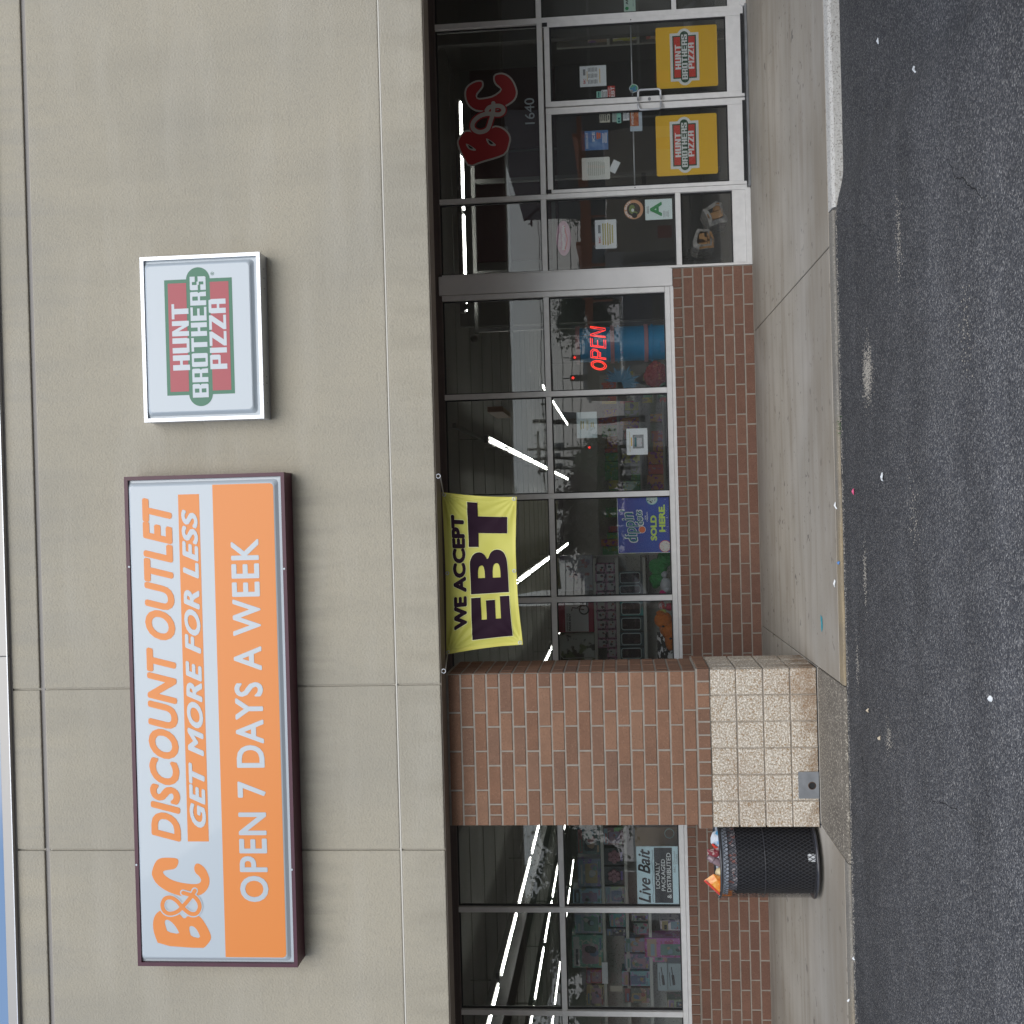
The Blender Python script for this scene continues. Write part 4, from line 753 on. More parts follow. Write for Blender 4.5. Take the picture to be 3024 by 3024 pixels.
# notices in window 2
b_ = BX(Zv, 277, 104, 664, 600, GY); o = sheet('notice', 'pale blue notice with yellow lines, upper of two in the second window', b_, GY+.008, P('pale_blue_paper', (.74, .84, .86)), 'notice')
lines(o, (b_[0]+.06, b_[1]-.06, b_[3]-.08, b_[3]-.035), GY+.008, 2, P('olive_yellow', (.52, .46, .14)), .5, fill=.5); lines(o, (b_[0]+.07, b_[1]-.07, b_[2]+.09, b_[3]-.10), GY+.008, 5, M['olive_yellow'], .5, fill=.5); lines(o, (b_[0]+.1, b_[1]-.1, b_[2]+.03, b_[2]+.07), GY+.008, 2, M['olive_yellow'], .6, fill=.5)
b_ = BX(Zv, 1225, 418, 1625, 920, GY); o = sheet('notice', 'white framed notice with a small grey picture, lower in the second window', b_, GY+.008, M['paper'], 'notice')
x0, x1, z0, z1 = b_; w_, h_ = x1-x0, z1-z0
s = MB(); s.box(x0+w_*.24, x0+w_*.76, GY+.0072, GY+.0078, z0+h_*.18, z0+h_*.70); s.build('picture', P('grey_picture', (.32, .33, .34), streak=(30, (1, 1, 1), (.10, .10, .11), .8)), o)
s = MB(); s.box(x0+w_*.31, x0+w_*.64, GY+.0064, GY+.0070, z0+h_*.27, z0+h_*.50); s.build('picture', P('picture_white', (.6, .6, .62), speck=(25, (.5, .08, .12), .9, .58)), o)
s = MB(); s.box(x0+w_*.31, x0+w_*.66, GY+.0064, GY+.0070, z0+h_*.53, z0+h_*.62); s.build('picture', M['teal'], o)
lines(o, (x0+w_*.12, x0+w_*.88, z0+h_*.82, z0+h_*.86), GY+.008, 1, M['mustard'], 1); lines(o, (x0+w_*.34, x0+w_*.66, z0+h_*.73, z0+h_*.79), GY+.008, 1, M['yellow_print'], 1, fill=.9)
# ice cream poster
b_ = BX(Zl, 1137, 98, 1680, 680, GY); o = sheet('ice_cream_poster', 'deep blue ice cream poster reading SOLD HERE in the third window', b_, GY+.008, M['navy'], 'poster')
x0, x1, z0, z1 = b_; w_, h_ = x1-x0, z1-z0; yy = GY+.008
s = MB()
for a, b, c_, d_ in ((x0, x1, z1-.006, z1), (x0, x0+.006, z0, z1-.0065)): s.box(a, b, yy-.0006, yy-.0001, c_, d_)
s.build('white_border', M['white_print'], o)
def tilt(cx_, cz_, ang):
    ca, sa = math.cos(ang), math.sin(ang)
    return lambda X, Zc: (np.full(len(X), tilt.y), cx_+(X-cx_)*ca-(Zc-cz_)*sa, cz_+(X-cx_)*sa+(Zc-cz_)*ca)
for bold, mt, dy in ((.075, M['white_print'], .0008), (.02, M['teal'], .0030)):
    tilt.y = yy-dy; bxx = (x0+w_*.20, x0+w_*.80, z0+h_*.60, z0+h_*.90); g_ = (.012 if bold > .06 else 0)
    text("dippin'", (bxx[0]-g_, bxx[1]+g_, bxx[2]-g_, bxx[3]+g_), 0, mt, o, bold=bold*.55, shear=.25, warp=tilt(x0+w_*.5, z0+h_*.75, R(9)))
    tilt.y = yy-dy-.0004; bxx = (x0+w_*.50, x0+w_*.76, z0+h_*.52, z0+h_*.655)
    text('dots', (bxx[0]-g_, bxx[1]+g_, bxx[2]-g_*.7, bxx[3]+g_*.7), 0, mt, o, bold=bold*.8, shear=.25, warp=tilt(x0+w_*.62, z0+h_*.6, R(6)))
for r_, mt, dy in ((.037, M['white_print'], .0022), (.033, M['orange_ball'], .0026)):
    cc = (x0+w_*.42, z0+h_*.53); s = MB(); s.flat([[(cc[0]+r_*math.cos(R(a)), cc[1]+r_*math.sin(R(a))) for a in range(0, 360, 15)]], yy-dy); s.build('ball', mt, o)
text('ICE', (x0+w_*.60, x0+w_*.67, z0+h_*.45, z0+h_*.475), yy-.001, M['white_print'], o, bold=.03); text('CREAM', (x0+w_*.56, x0+w_*.73, z0+h_*.415, z0+h_*.44), yy-.001, M['white_print'], o, bold=.03)
text('SOLD', (x0+w_*.22, x0+w_*.67, z0+h_*.25, z0+h_*.37), yy-.001, M['lime'], o, bold=.05); text('HERE.', (x0+w_*.37, x0+w_*.86, z0+h_*.085, z0+h_*.205), yy-.001, M['lime'], o, bold=.05)
def disc(cx_, cz_, r_, y_, lim): return [(min(max(cx_+r_*math.cos(R(a)), lim[0]), lim[1]), min(max(cz_+r_*math.sin(R(a)), lim[2]), lim[3])) for a in range(0, 360, 10)]
for (a, b, r_), mt in (((.115, .10, .062), P('sprinkle_print', (.72, .72, .70), speck=[(90, (.7, .15, .1), .8, .6), (80, (.15, .25, .6), .8, .62), (100, (.7, .5, .1), .7, .62)])), ((.96, .33, .058), P('cookie_print', (.62, .72, .70), speck=(45, (.02, .02, .03), .95, .58)))):
    s = MB(); s.flat([disc(x0+w_*a, z0+h_*b, r_, 0, (x0+.002, x1-.001, z0+.001, z1))], yy-.0005); s.build('tub_rim', M['hunt_red'] if a < .5 else M['mint'], o)
    s = MB(); s.flat([disc(x0+w_*a, z0+h_*b, r_-.006, 0, (x0+.003, x1-.002, z0+.002, z1))], yy-.0010); s.build('tub', mt, o)
random.seed(11); s = MB()
for q in range(14):
    a, b, r_ = x0+w_*random.uniform(.35, .95), z0+h_*random.uniform(.02, .08), random.uniform(.0015, .0035); s.flat([[(a+r_*math.cos(R(t)), b+r_*math.sin(R(t))) for t in range(0, 360, 45)]], yy-.0006-q*.00002)
s.build('dot_print', M['white_print'], o)
# live bait sign
b_ = BX(Zbait, 812, 165, 1822, 1535, GY); o = sheet('bait_sign', 'pale blue Live Bait sign in the window left of the pillar', b_, GY+.008, P('bait_blue', (.62, .80, .86)), 'sign')
x0, x1, z0, z1 = b_; w_, h_ = x1-x0, z1-z0
s = MB(); s.box(x0+w_*.02, x1-w_*.02, yy-.0006, yy-.0001, z0+h_*.16, z0+h_*.585); s.build('black_band', M['black_print'], o)
text('Live Bait', (x0+w_*.02, x0+w_*.96, z0+h_*.68, z0+h_*.97), yy-.0006, M['black_print'], o, bold=.022, shear=.35)
text('LOCALLY', (x0+w_*.27, x0+w_*.73, z0+h_*.46, z0+h_*.555), yy-.001, M['white_print'], o, bold=.01); text('PACKAGED', (x0+w_*.23, x0+w_*.78, z0+h_*.33, z0+h_*.425), yy-.001, M['white_print'], o, bold=.01)
text('& DISTRIBUTED', (x0+w_*.10, x0+w_*.89, z0+h_*.195, z0+h_*.295), yy-.001, M['white_print'], o, bold=.01)
text('B&C Discount', (x0+w_*.55, x0+w_*.92, z0+h_*.085, z0+h_*.135), yy-.0006, M['grey_print'], o, shear=.1); text('Outlet', (x0+w_*.70, x0+w_*.87, z0+h_*.03, z0+h_*.075), yy-.0006, M['grey_print'], o, shear=.1)
s = MB(); strokemesh(s, spline([(x0+w_*(.04+.1*i), z0+h_*(.625+.012*math.sin(i*2.1))) for i in range(10)], 4), .008, yy-.0005); s.build('worm_print', P('worm_grey', (.3, .4, .46)), o)
# far right card
b_ = BX(Zf, 720, -60, 822, 96, GY); o = sheet('payment_card', 'pale green payment card at the photo edge beside the right door', b_, GY+.008, P('pale_mint', (.5, .66, .58)), 'notice')
text('After', (b_[0]+.07, b_[0]+.18, b_[3]-.045, b_[3]-.018), yy-.0006, M['black_print'], o, bold=.03); text('accepted', (b_[0]+.05, b_[0]+.2, b_[2]+.012, b_[2]+.035), yy-.0006, M['grey_print'], o)
s = MB(); s.flat([[(b_[0]+.032+.018*math.cos(R(a)), b_[3]-.03+.018*math.sin(R(a))) for a in range(0, 360, 20)]], yy-.0006); s.build('green_dot', M['grade_green'], o)

# ------------------------------------------------------------------ banner
BYL = -2.44
tl, tr_, brr, bll = [np.array(W(*Zp(*q), BYL)) for q in ((150, 1722), (108, 228), (798, 272), (855, 1630))]
def bsurf(s_, t_):                                # s: left->right, t: bottom->top
    s_ = np.asarray(s_, float); t_ = np.asarray(t_, float)
    X = (bll[0]*(1-s_)+brr[0]*s_)*(1-t_)+(tl[0]*(1-s_)+tr_[0]*s_)*t_; Zc = (bll[1]*(1-s_)+brr[1]*s_)*(1-t_)+(tl[1]*(1-s_)+tr_[1]*s_)*t_
    Zc = Zc-.012*np.sin(np.pi*s_)*t_+.028*np.sin(np.pi*s_)**.9*(1-t_); X = X+(.018*(1-2*s_)*0)+.012*np.sin(np.pi*t_)*(1-2*s_)*np.abs(1-2*s_)
    Y = BYL+.012*np.sin(s_*17+t_*3)*(1-t_)*.6+.02*np.sin(np.pi*s_)*np.sin(np.pi*t_)
    for (cx_, cz_) in ((0, 1), (1, 1), (1, 0), (0, 0)):
        ds, dt = (s_-cx_)*2.4, (t_-cz_)*1.0; r_ = np.hypot(ds, dt)+1e-6; an = np.arctan2(np.abs(dt), np.abs(ds)); k_ = 1. if cz_ else .35
        Y = Y+k_*.011*np.sin(an*19)*np.exp(-r_*2.1)*np.minimum(1, r_*7)
    Y = Y+.006*np.sin((s_*9+t_*4)*2.2)*np.sin(np.pi*t_)
    return X, Y, Zc
ban = empty('banner', (float(tl[0]+tr_[0])/2, BYL, float(tl[1]))); tag(ban, 'yellow WE ACCEPT EBT banner hanging from the canopy', 'banner')
nsx, nsz = 150, 60; ss, tt = np.meshgrid(np.linspace(0, 1, nsx+1), np.linspace(0, 1, nsz+1)); X, Y, Zc = bsurf(ss, tt)
s = MB(); s.add(np.stack([X.ravel(), Y.ravel(), Zc.ravel()], 1).tolist(), [(j*(nsx+1)+i, j*(nsx+1)+i+1, (j+1)*(nsx+1)+i+1, (j+1)*(nsx+1)+i) for j in range(nsz) for i in range(nsx)])
s.build('cloth', M['banner_yellow'], ban, smooth=True)
for (s0, s1, t0, t1) in ((0, 1, 0, .045), (0, 1, .955, 1), (0, .022, .045, .955), (.978, 1, .045, .955)):
    n1 = 150 if s1-s0 > .5 else 3; n2 = 2 if s1-s0 > .5 else 50; a, b = np.meshgrid(np.linspace(s0, s1, n1+1), np.linspace(t0, t1, n2+1)); X, Y, Zc = bsurf(a, b)
    q = MB(); q.add(np.stack([X.ravel(), Y.ravel()-.0025, Zc.ravel()], 1).tolist(), [(j*(n1+1)+i, j*(n1+1)+i+1, (j+1)*(n1+1)+i+1, (j+1)*(n1+1)+i) for j in range(n2) for i in range(n1)]); q.build('hem', P('banner_hem', (.64, .59, .11), rough=.5), ban, smooth=True)
GL = {'E': [[(0, 0), (1, 0), (1, .25), (.46, .25), (.46, .385), (.92, .385), (.92, .615), (.46, .615), (.46, .75), (1, .75), (1, 1), (0, 1)]],
      'T': [[(.31, 0), (.69, 0), (.69, .74), (1, .74), (1, 1), (0, 1), (0, .74), (.31, .74)]],
      'B': [smoothloop([(0, .04), (0, .001), (.001, 0), (.04, 0), (.60, 0), (.80, .02), (.97, .10), (1.03, .27), (.97, .44), (.76, .53), (.90, .60), (.97, .73), (.92, .90), (.76, 1), (.58, 1), (.04, 1), (.001, 1), (0, .999), (0, .96)]),
            smoothloop([(.36, .22), (.36, .201), (.361, .2), (.38, .2), (.54, .2), (.68, .23), (.70, .31), (.66, .38), (.54, .41), (.38, .41), (.361, .41), (.36, .409), (.36, .39)])[::-1],
            smoothloop([(.36, .64), (.36, .621), (.361, .62), (.38, .62), (.52, .62), (.64, .65), (.65, .71), (.62, .77), (.52, .80), (.38, .80), (.361, .80), (.36, .799), (.36, .78)])[::-1]]}
def glyphmesh(ch):
    me = bpy.data.meshes.new('lettering'); lp = GL[ch]; me.from_pydata([(a, b, 0) for l in lp for a, b in l], [], [tuple(t) for t in tessellate_polygon([[Vector((a, b, 0)) for a, b in l] for l in lp])]); return me
def bannertext(sx, s0, s1, t0, t1, bold, mt, off, vs=0):
    me = glyphmesh(sx) if sx in GL else textmesh(sx, bold); bm = bmesh.new(); LB = .0001; bm.from_mesh(me); bpy.data.meshes.remove(me)
    xs_ = [v.co.x for v in bm.verts]; zs_ = [v.co.y for v in bm.verts]; a0, a1, c0, c1 = min(xs_), max(xs_), min(zs_), max(zs_)
    for v in bm.verts: v.co = Vector((s0+(v.co.x-a0)/(a1-a0)*(s1-s0), v.co.z*LB, t0+(v.co.y-c0)/(c1-c0)*(t1-t0)))
    for k in range(1, 150):
        c_ = k/150
        if s0 < c_ < s1: bmesh.ops.bisect_plane(bm, geom=bm.verts[:]+bm.edges[:]+bm.faces[:], plane_co=(c_, 0, 0), plane_no=(1, 0, 0))
    for k in range(1, 60):
        c_ = k/60
        if t0 < c_ < t1: bmesh.ops.bisect_plane(bm, geom=bm.verts[:]+bm.edges[:]+bm.faces[:], plane_co=(0, 0, c_), plane_no=(0, 0, 1))
    a = np.array([v.co.x for v in bm.verts]); b = np.array([v.co.z for v in bm.verts]); lay = [v.co.y for v in bm.verts]; X, Y, Zc = bsurf(a, b); o_ = ORG[ban.name]
    for v, x_, y_, z_ in zip(bm.verts, X, Y-np.array([lay[i] for i in range(len(a))]), Zc): v.co = Vector((x_-o_.x, y_-off-o_.y, z_-o_.z))
    me = bpy.data.meshes.new('lettering'); bm.to_mesh(me); bm.free(); me.materials.append(mt); link(bpy.data.objects.new('lettering', me), ban, o_)
for (sx, a, b, c_, d_, bo) in (('WE ACCEPT', .14, .865, .712, .895, .058), ('E', .062, .335, .12, .655, .05), ('B', .358, .645, .12, .655, .05), ('T', .662, .955, .12, .665, .055)):
    bannertext(sx, a-.003, b+.003, c_-.006, d_+.006, bo*1.12, P('banner_outline', (.85, .84, .45)), .0030); bannertext(sx, a, b, c_, d_, bo, M['banner_purple'], .0040)
for s_, t_ in ((.012, .975), (.985, .97), (.986, .035), (.014, .035), (.5, .975), (.5, .03)):
    X, Y, Zc = bsurf(s_, t_); c0 = Vector((float(X), float(Y)-.004, float(Zc)))
    MB().tube([c0+Vector((.012*math.cos(R(a)), 0, .012*math.sin(R(a)))) for a in range(0, 360, 30)], .004, 6, closed=True).build('grommet', M['bright_metal'], ban, smooth=True)
def hook(px, py, gs, gt, label, double):
    xh, zh = W(*Zp(px, py), -2.68); zh = min(zh, 2.785); X, Y, Zc = bsurf(gs, gt); g_ = Vector((float(X), float(Y)-.004, float(Zc)))
    t = empty('eye_hook', (xh, -2.68, zh)); tag(t, label, 'hook')
    MB().tube([(xh+.016*math.cos(R(a)), -2.68, zh+.016*math.sin(R(a))) for a in range(0, 360, 24)], .0035, 6, closed=True).build('eye', M['bright_metal'], t, smooth=True)
    MB().tube([(xh, -2.68, zh+.014), (xh, -2.68, zh+.03)], .003, 6).build('shank', M['bright_metal'], t)
    for d_ in ((-.009, .009) if double else (0,)): MB().tube([(xh+d_, -2.678, zh-.014), (g_.x+d_, g_.y-.004, g_.z+.004)], .0028 if double else .005, 6).build('cord', P('cord_grey', (.4, .38, .36)), t)
hook(82, 1875, .012, .975, 'eye hook with doubled cord at the left end of the banner, by the pillar', True)
hook(42, 82, .985, .97, 'eye hook with single cord at the right end of the banner', False)
xh, zh = W(1335, 3004, -.01); MB_ = MB().tube([(xh-.012, -.012, zh+.05), (xh, -.012, zh+.045), (xh, -.012, zh+.02), (xh+.02, -.03, zh-.005), (xh+.012, -.035, zh-.03), (xh-.012, -.035, zh-.035), (xh-.022, -.03, zh-.015)], .005, 8)
tag(MB_.build('ceiling_hook', M['white_print'], wl=(xh, -.012, zh+.05), smooth=True), 'white curled hook on the header at the far left edge', 'hook')

# ------------------------------------------------------------------ trash can
TX, TY, TR_ = -2.785, -2.31, .298
TT = W(*Zq(366, 800), TY-.298)[1]; TB = W(*Zq(1690, 850), TY-.298)[1]-.0
can = empty('trash_can', (TX, TY, TB)); tag(can, 'black expanded-metal trash can overfilled beside the brick pillar', 'trash can')
s = MB(); NS, NH = 66, 28
for dr_ in (1, -1):
    for k in range(NS):
        vs = []; fs = []
        for i in range(NH+1):
            z = TB+.03+(TT-.05-TB)*i/NH; a = 2*math.pi*(k/NS)+dr_*(i*math.pi*1/NS)+(0); r_ = TR_+(.0015 if dr_ > 0 else -.0015)+.0012*((i+k) % 2)
            wd2 = .0105
            vs += [(TX+r_*math.cos(a-wd2), TY+r_*math.sin(a-wd2), z), (TX+r_*math.cos(a+wd2), TY+r_*math.sin(a+wd2), z+.001)]
        s.add(vs, [(2*i, 2*i+1, 2*i+3, 2*i+2) for i in range(NH)])
s.build('mesh_shell', P('black_coating', (.035, .035, .04), rough=.28, coat=.5), can)
def hoop(z, r_, t_, name, mt): MB().tube([(TX+r_*math.cos(R(a)), TY+r_*math.sin(R(a)), z) for a in range(0, 360, 8)], t_, 8, closed=True).build(name, mt, can, smooth=True)
hoop(TT, TR_, .011, 'rim', M['black_coating']); hoop(TB+.02, TR_, .012, 'base_hoop', M['black_coating']); hoop(TT-.33, TR_-.004, .004, 'middle_hoop', M['black_coating'])
def cyl(r_, z0, z1, n=48, wob=0.):
    q = MB(); rows_ = 8; random.seed(5)
    ph = [random.uniform(0, 6) for _ in range(3)]
    vs = [(TX+(r_+wob*math.sin(9*a+ph[0]+j)*.6+wob*math.sin(17*a+j*2))*math.cos(a), TY+(r_+wob*math.sin(9*a+ph[0]+j)*.6+wob*math.sin(17*a+j*2))*math.sin(a), z0+(z1-z0)*j/rows_) for j in range(rows_+1) for a in [2*math.pi*i/n for i in range(n)]]
    q.add(vs, [(j*n+i, j*n+(i+1) % n, (j+1)*n+(i+1) % n, (j+1)*n+i) for j in range(rows_) for i in range(n)]); return q
cyl(TR_-.03, TB+.04, TT-.12, wob=.004).build('bin_liner', P('liner_black', (.004, .004, .005), rough=.6), can, smooth=True)
MB().tube([(TX, TY, TB+.03), (TX, TY, TB+.036)], TR_-.01, 32).build('base', M['black_coating'], can)
cyl(TR_-.022, TT-.055, TT-.005, wob=.006).build('liner_cuff', P('liner_grey', (.42, .46, .52), rough=.4), can, smooth=True)
for a, zz in ((-72, TB+.065), ):
    s = MB(); x, y = TX+(TR_-.02)*math.cos(R(a)), TY+(TR_-.02)*math.sin(R(a)); chipv = [(x-.03, y, zz-.03), (x+.03, y+.003, zz-.03), (x+.028, y+.004, zz+.03), (x-.03, y, zz+.02), (x, y+.02, zz)]; s.add(chipv, [(0, 1, 2, 3), (0, 4, 1), (1, 4, 2), (2, 4, 3), (3, 4, 0)])
    s.build('scrap', M['white_print'], can)
# rubbish standing out of it
def pf(px, py, y): return Vector((W(*Zq(px, py), y)[0], y, W(*Zq(px, py), y)[1]))
def pouch(name, pts, y, th, mt, label, cat, mt2=None):
    loop_ = [tuple(pf(a, b, y).xz) for a, b in pts]; cx_ = sum(p[0] for p in loop_)/len(loop_); cz_ = sum(p[1] for p in loop_)/len(loop_); s = MB(); n = len(loop_)
    inner = [(cx_+(a-cx_)*.55, y-th, cz_+(b-cz_)*.55) for a, b in loop_]; out_ = [(a, y, b) for a, b in loop_]; bk = [(cx_+(a-cx_)*.55, y+th, cz_+(b-cz_)*.55) for a, b in loop_]
    s.add(inner+out_+bk, [tuple(range(n))]+[(i, (i+1) % n, n+(i+1) % n, n+i) for i in range(n)]+[(n+i, n+(i+1) % n, 2*n+(i+1) % n, 2*n+i) for i in range(n)]+[tuple(range(2*n, 3*n))[::-1]])
    o = s.build(name, mt, wl=(cx_, y, cz_), bevel=.003); tag(o, label, cat); return o, (cx_, cz_, loop_)
o, (cx_, cz_, lp) = pouch('snack_bag', [(120, 900), (255, 808), (420, 870), (520, 1000), (500, 1110), (345, 1110)], -2.42, .03, P('snack_orange', (.80, .22, .02), rough=.3, coat=.4, streak=(22, (1, 1, 1), (.9, .5, .12), .8, .45, .6)), 'orange and red snack bag sticking out of the trash can', 'snack bag')
s = MB(); e = [pf(125, 905, -2.44), pf(345, 1105, -2.44), pf(352, 1085, -2.447), pf(150, 893, -2.447)]; s.add([tuple(p) for p in e], [(0, 1, 2, 3)]); s.build('red_edge', M['strong_red'], o)
s = MB(); c0 = pf(320, 790, -2.36); prof = [(0, .03), (.5, .045), (1, .05)]
s.tube([c0+Vector((0, 0, -.05)), c0+Vector((0, -.005, -.015)), c0+Vector((0, -.01, .012)), c0+Vector((0, -.012, .024))], [.040, .040, .030, .008], 18); tag(s.build('foam_cup', P('cream_foam', (.75, .62, .36), rough=.5), wl=c0, smooth=True), 'cream coloured rounded lid among the trash can rubbish', 'cup lid')
pouch('chip_packet', [(165, 480), (330, 475), (350, 560), (300, 600), (180, 560)], -2.38, .02, P('dark_red_foil', (.22, .04, .05), rough=.25, streak=(30, (1, 1, 1), (.6, .5, .45), .7, .52, .6)), 'dark red wrapper standing in the trash can', 'wrapper')
a_, b_2 = pf(185, 580, -2.36), pf(420, 720, -2.34)
s = MB(); s.tube([a_+(b_2-a_)*t for t in (0, .08, .1, .5, 1)], [.022, .022, .026, .030, .022], 14); s.tube([a_+(b_2-a_)*.2, a_+(b_2-a_)*.26], .032, 14); tag(s.build('drink_cup', P('smoky_plastic', (.25, .18, .20), rough=.15), wl=a_, smooth=True), 'smoky clear drink cup tipped over in the trash can', 'cup')
pouch('plastic_bag', [(330, 210), (240, 260), (215, 330), (215, 400), (260, 450), (340, 470), (460, 440), (460, 260)], -2.30, .05, P('bag_white', (.68, .74, .82), rough=.25, streak=(9, (1, 1, 1), (.05, .35, .65), .9, .54, .6)), 'white and blue plastic bag at the pillar side of the trash can', 'plastic bag')
pouch('candy_wrapper', [(225, 420), (245, 400), (300, 450), (330, 470), (270, 480)], -2.36, .012, M['strong_red'], 'bright red wrapper between the blue bag and the cup', 'wrapper')
pouch('paper_box', [(330, 600), (300, 640), (350, 700), (480, 690), (480, 590)], -2.35, .02, P('pale_pink_card', (.62, .42, .42)), 'pale pink card box low among the rubbish', 'box')
s = MB(); s.tube([(TX, TY, TT-.30), (TX, TY, TT-.06), (TX, TY, TT-.02)], [TR_-.04, TR_-.05, .12], 24); tag(s.build('rubbish_fill', P('mixed_rubbish', (.2, .2, .22), rough=.5, speck=[(18, (.55, .5, .5), .9, .55), (25, (.4, .12, .08), .8, .6)], bump=(14, 1, .03))), 'mixed rubbish filling the trash can up to its rim', 'rubbish', kind='stuff')

# ------------------------------------------------------------------ inside the shop
random.seed(21)
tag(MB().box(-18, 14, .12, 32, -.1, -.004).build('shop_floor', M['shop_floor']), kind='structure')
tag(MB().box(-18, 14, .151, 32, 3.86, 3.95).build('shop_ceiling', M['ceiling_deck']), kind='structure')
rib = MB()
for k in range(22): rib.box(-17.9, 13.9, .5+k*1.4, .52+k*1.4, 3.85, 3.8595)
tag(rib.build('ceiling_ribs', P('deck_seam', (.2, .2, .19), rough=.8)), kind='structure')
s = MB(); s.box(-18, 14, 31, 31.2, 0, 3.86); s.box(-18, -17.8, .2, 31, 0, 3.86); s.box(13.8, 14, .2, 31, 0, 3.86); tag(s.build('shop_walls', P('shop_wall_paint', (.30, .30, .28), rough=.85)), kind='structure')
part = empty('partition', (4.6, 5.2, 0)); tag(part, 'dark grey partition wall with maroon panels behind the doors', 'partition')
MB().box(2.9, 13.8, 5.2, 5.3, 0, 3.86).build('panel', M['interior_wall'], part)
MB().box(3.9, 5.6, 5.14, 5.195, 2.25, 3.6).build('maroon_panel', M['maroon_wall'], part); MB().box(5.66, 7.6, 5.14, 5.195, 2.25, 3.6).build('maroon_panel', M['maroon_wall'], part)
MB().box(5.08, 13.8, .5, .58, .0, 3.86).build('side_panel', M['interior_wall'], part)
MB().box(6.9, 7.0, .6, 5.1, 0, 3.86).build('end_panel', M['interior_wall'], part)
vf = empty('vestibule_frame', (2.8, 2.6, 0)); tag(vf, 'pale aluminium vestibule frame standing inside the doors', 'inner frame')
for x in (2.35, 3.1, 4.3): MB().box(x-.025, x+.025, 2.6, 2.66, 0, 3.25).build('post', M['fixture_white'], vf)
for z in (2.15, 2.75, 3.2): MB().box(2.3, 5.0, 2.605, 2.655, z, z+.05).build('rail', M['fixture_white'], vf)
def fixture(x, y, z, label, lit=True, along='y', L_=2.40):
    t = empty('strip_light', (x, y, z)); tag(t, label, 'ceiling light', 'fluorescent strip lights')
    def bx_(name, a, b, c_, d_, mt, tb=False):
        s = MB()
        if along == 'y': (s.tube([(x+a, y+.10, z+c_), (x+a, y+L_-.10, z+c_)], b, 8) if tb else s.box(x+a, x+b, y, y+L_, z+c_, z+d_))
        else: (s.tube([(x+.03, y+a, z+c_), (x+L_-.03, y+a, z+c_)], b, 8) if tb else s.box(x, x+L_, y+a, y+b, z+c_, z+d_))
        s.build(name, mt, t, smooth=tb)
    bx_('housing', -.055, .055, .02, .075, M['fixture_white'])
    for a in (-.03, .03): bx_('tube', a, .0075, 0, 0, M['tube_light'] if lit else M['fixture_white'], True)
rowsL = [(3.3, 16, 5, 'row beyond the OPEN window, nearest the doors'), (1.08, 4.9, 9, 'row behind the two notices'), (-1.42, 6.2, 8, 'row behind the yellow banner'), (-3.95, 3.6, 9, 'row behind the brick pillar'), (-7.15, 2.0, 9, 'bright row in the windows left of the pillar'), (-10.1, 7.0, 7, 'second row left of the pillar'), (-12.8, 9.4, 6, 'farthest left row')]
for x, y0, n_, lab in rowsL:
    for k in range(n_): fixture(x, y0+k*2.58, 3.41, ['nearest', 'second', 'third', 'fourth', 'fifth', 'sixth', 'seventh', 'eighth', 'farthest'][k]+' fluorescent strip light in the '+lab)
for x, y0, n_, lab in rowsL[1:6]:
    st = MB()
    for k in range(n_+1):
        yk = y0+k*2.52
        if yk < 30: st.box(x-.006, x+.006, yk-.066, yk-.054, 3.49, 3.859)
    st.box(x-.03, x+.03, max(.4, y0-2.6), min(30, y0+n_*2.52), 3.4855, 3.53)
    tag(st.build('light_rail', M['fixture_white'], wl=(x, y0, 3.49)), 'hanging white channel carrying the '+lab, 'light rail')
fixture(2.55, 2.45, 3.33, 'long lit strip light across the entrance, left of the pair', along='x', L_=1.3); fixture(3.86, 2.45, 3.33, 'long lit strip light across the entrance, right of the pair', along='x', L_=1.45)
bm_ = MB().box(-7.95, -7.45, .6, 30, 3.30, 3.62).build('roof_beam', P('beam_dark', (.035, .035, .036), rough=.7), wl=(-7.7, .6, 3.3)); tag(bm_, 'dark steel roof beam beside the brightest light row in the left windows', 'beam')
# shelving against the windows
GM = {}
def pkg(col, k):
    key = (col, k)
    if key not in GM:
        col = tuple(min(.7, c_*1.9+.03) for c_ in col)
        a = tuple(random.uniform(.02, .5) for _ in range(3)); GM[key] = mat('package_print', col, .45, speck=[(random.uniform(9, 22), a, .85, .54), (random.uniform(20, 40), (.55, .55, .52), .6, .62)])
    return GM[key]
def shelfunit(label, x0, x1, y, levels, tops):
    t = empty('shelf_unit', ((x0+x1)/2, y, 0)); tag(t, label, 'shelf')
    MB().box(x0, x1, y+.40, y+.42, .05, levels[-1]+.05).build('back_panel', M['pegboard'], t)
    for z in levels: MB().box(x0, x1, y, y+.40, z-.035, z).build('shelf', M['shelf_metal'], t)
    for x in (x0, (x0+x1)/2, x1): MB().box(x-.015, x+.015, y+.425, y+.46, 0, levels[-1]+.1).build('upright', M['shelf_metal'], t)
    return t
ART = []
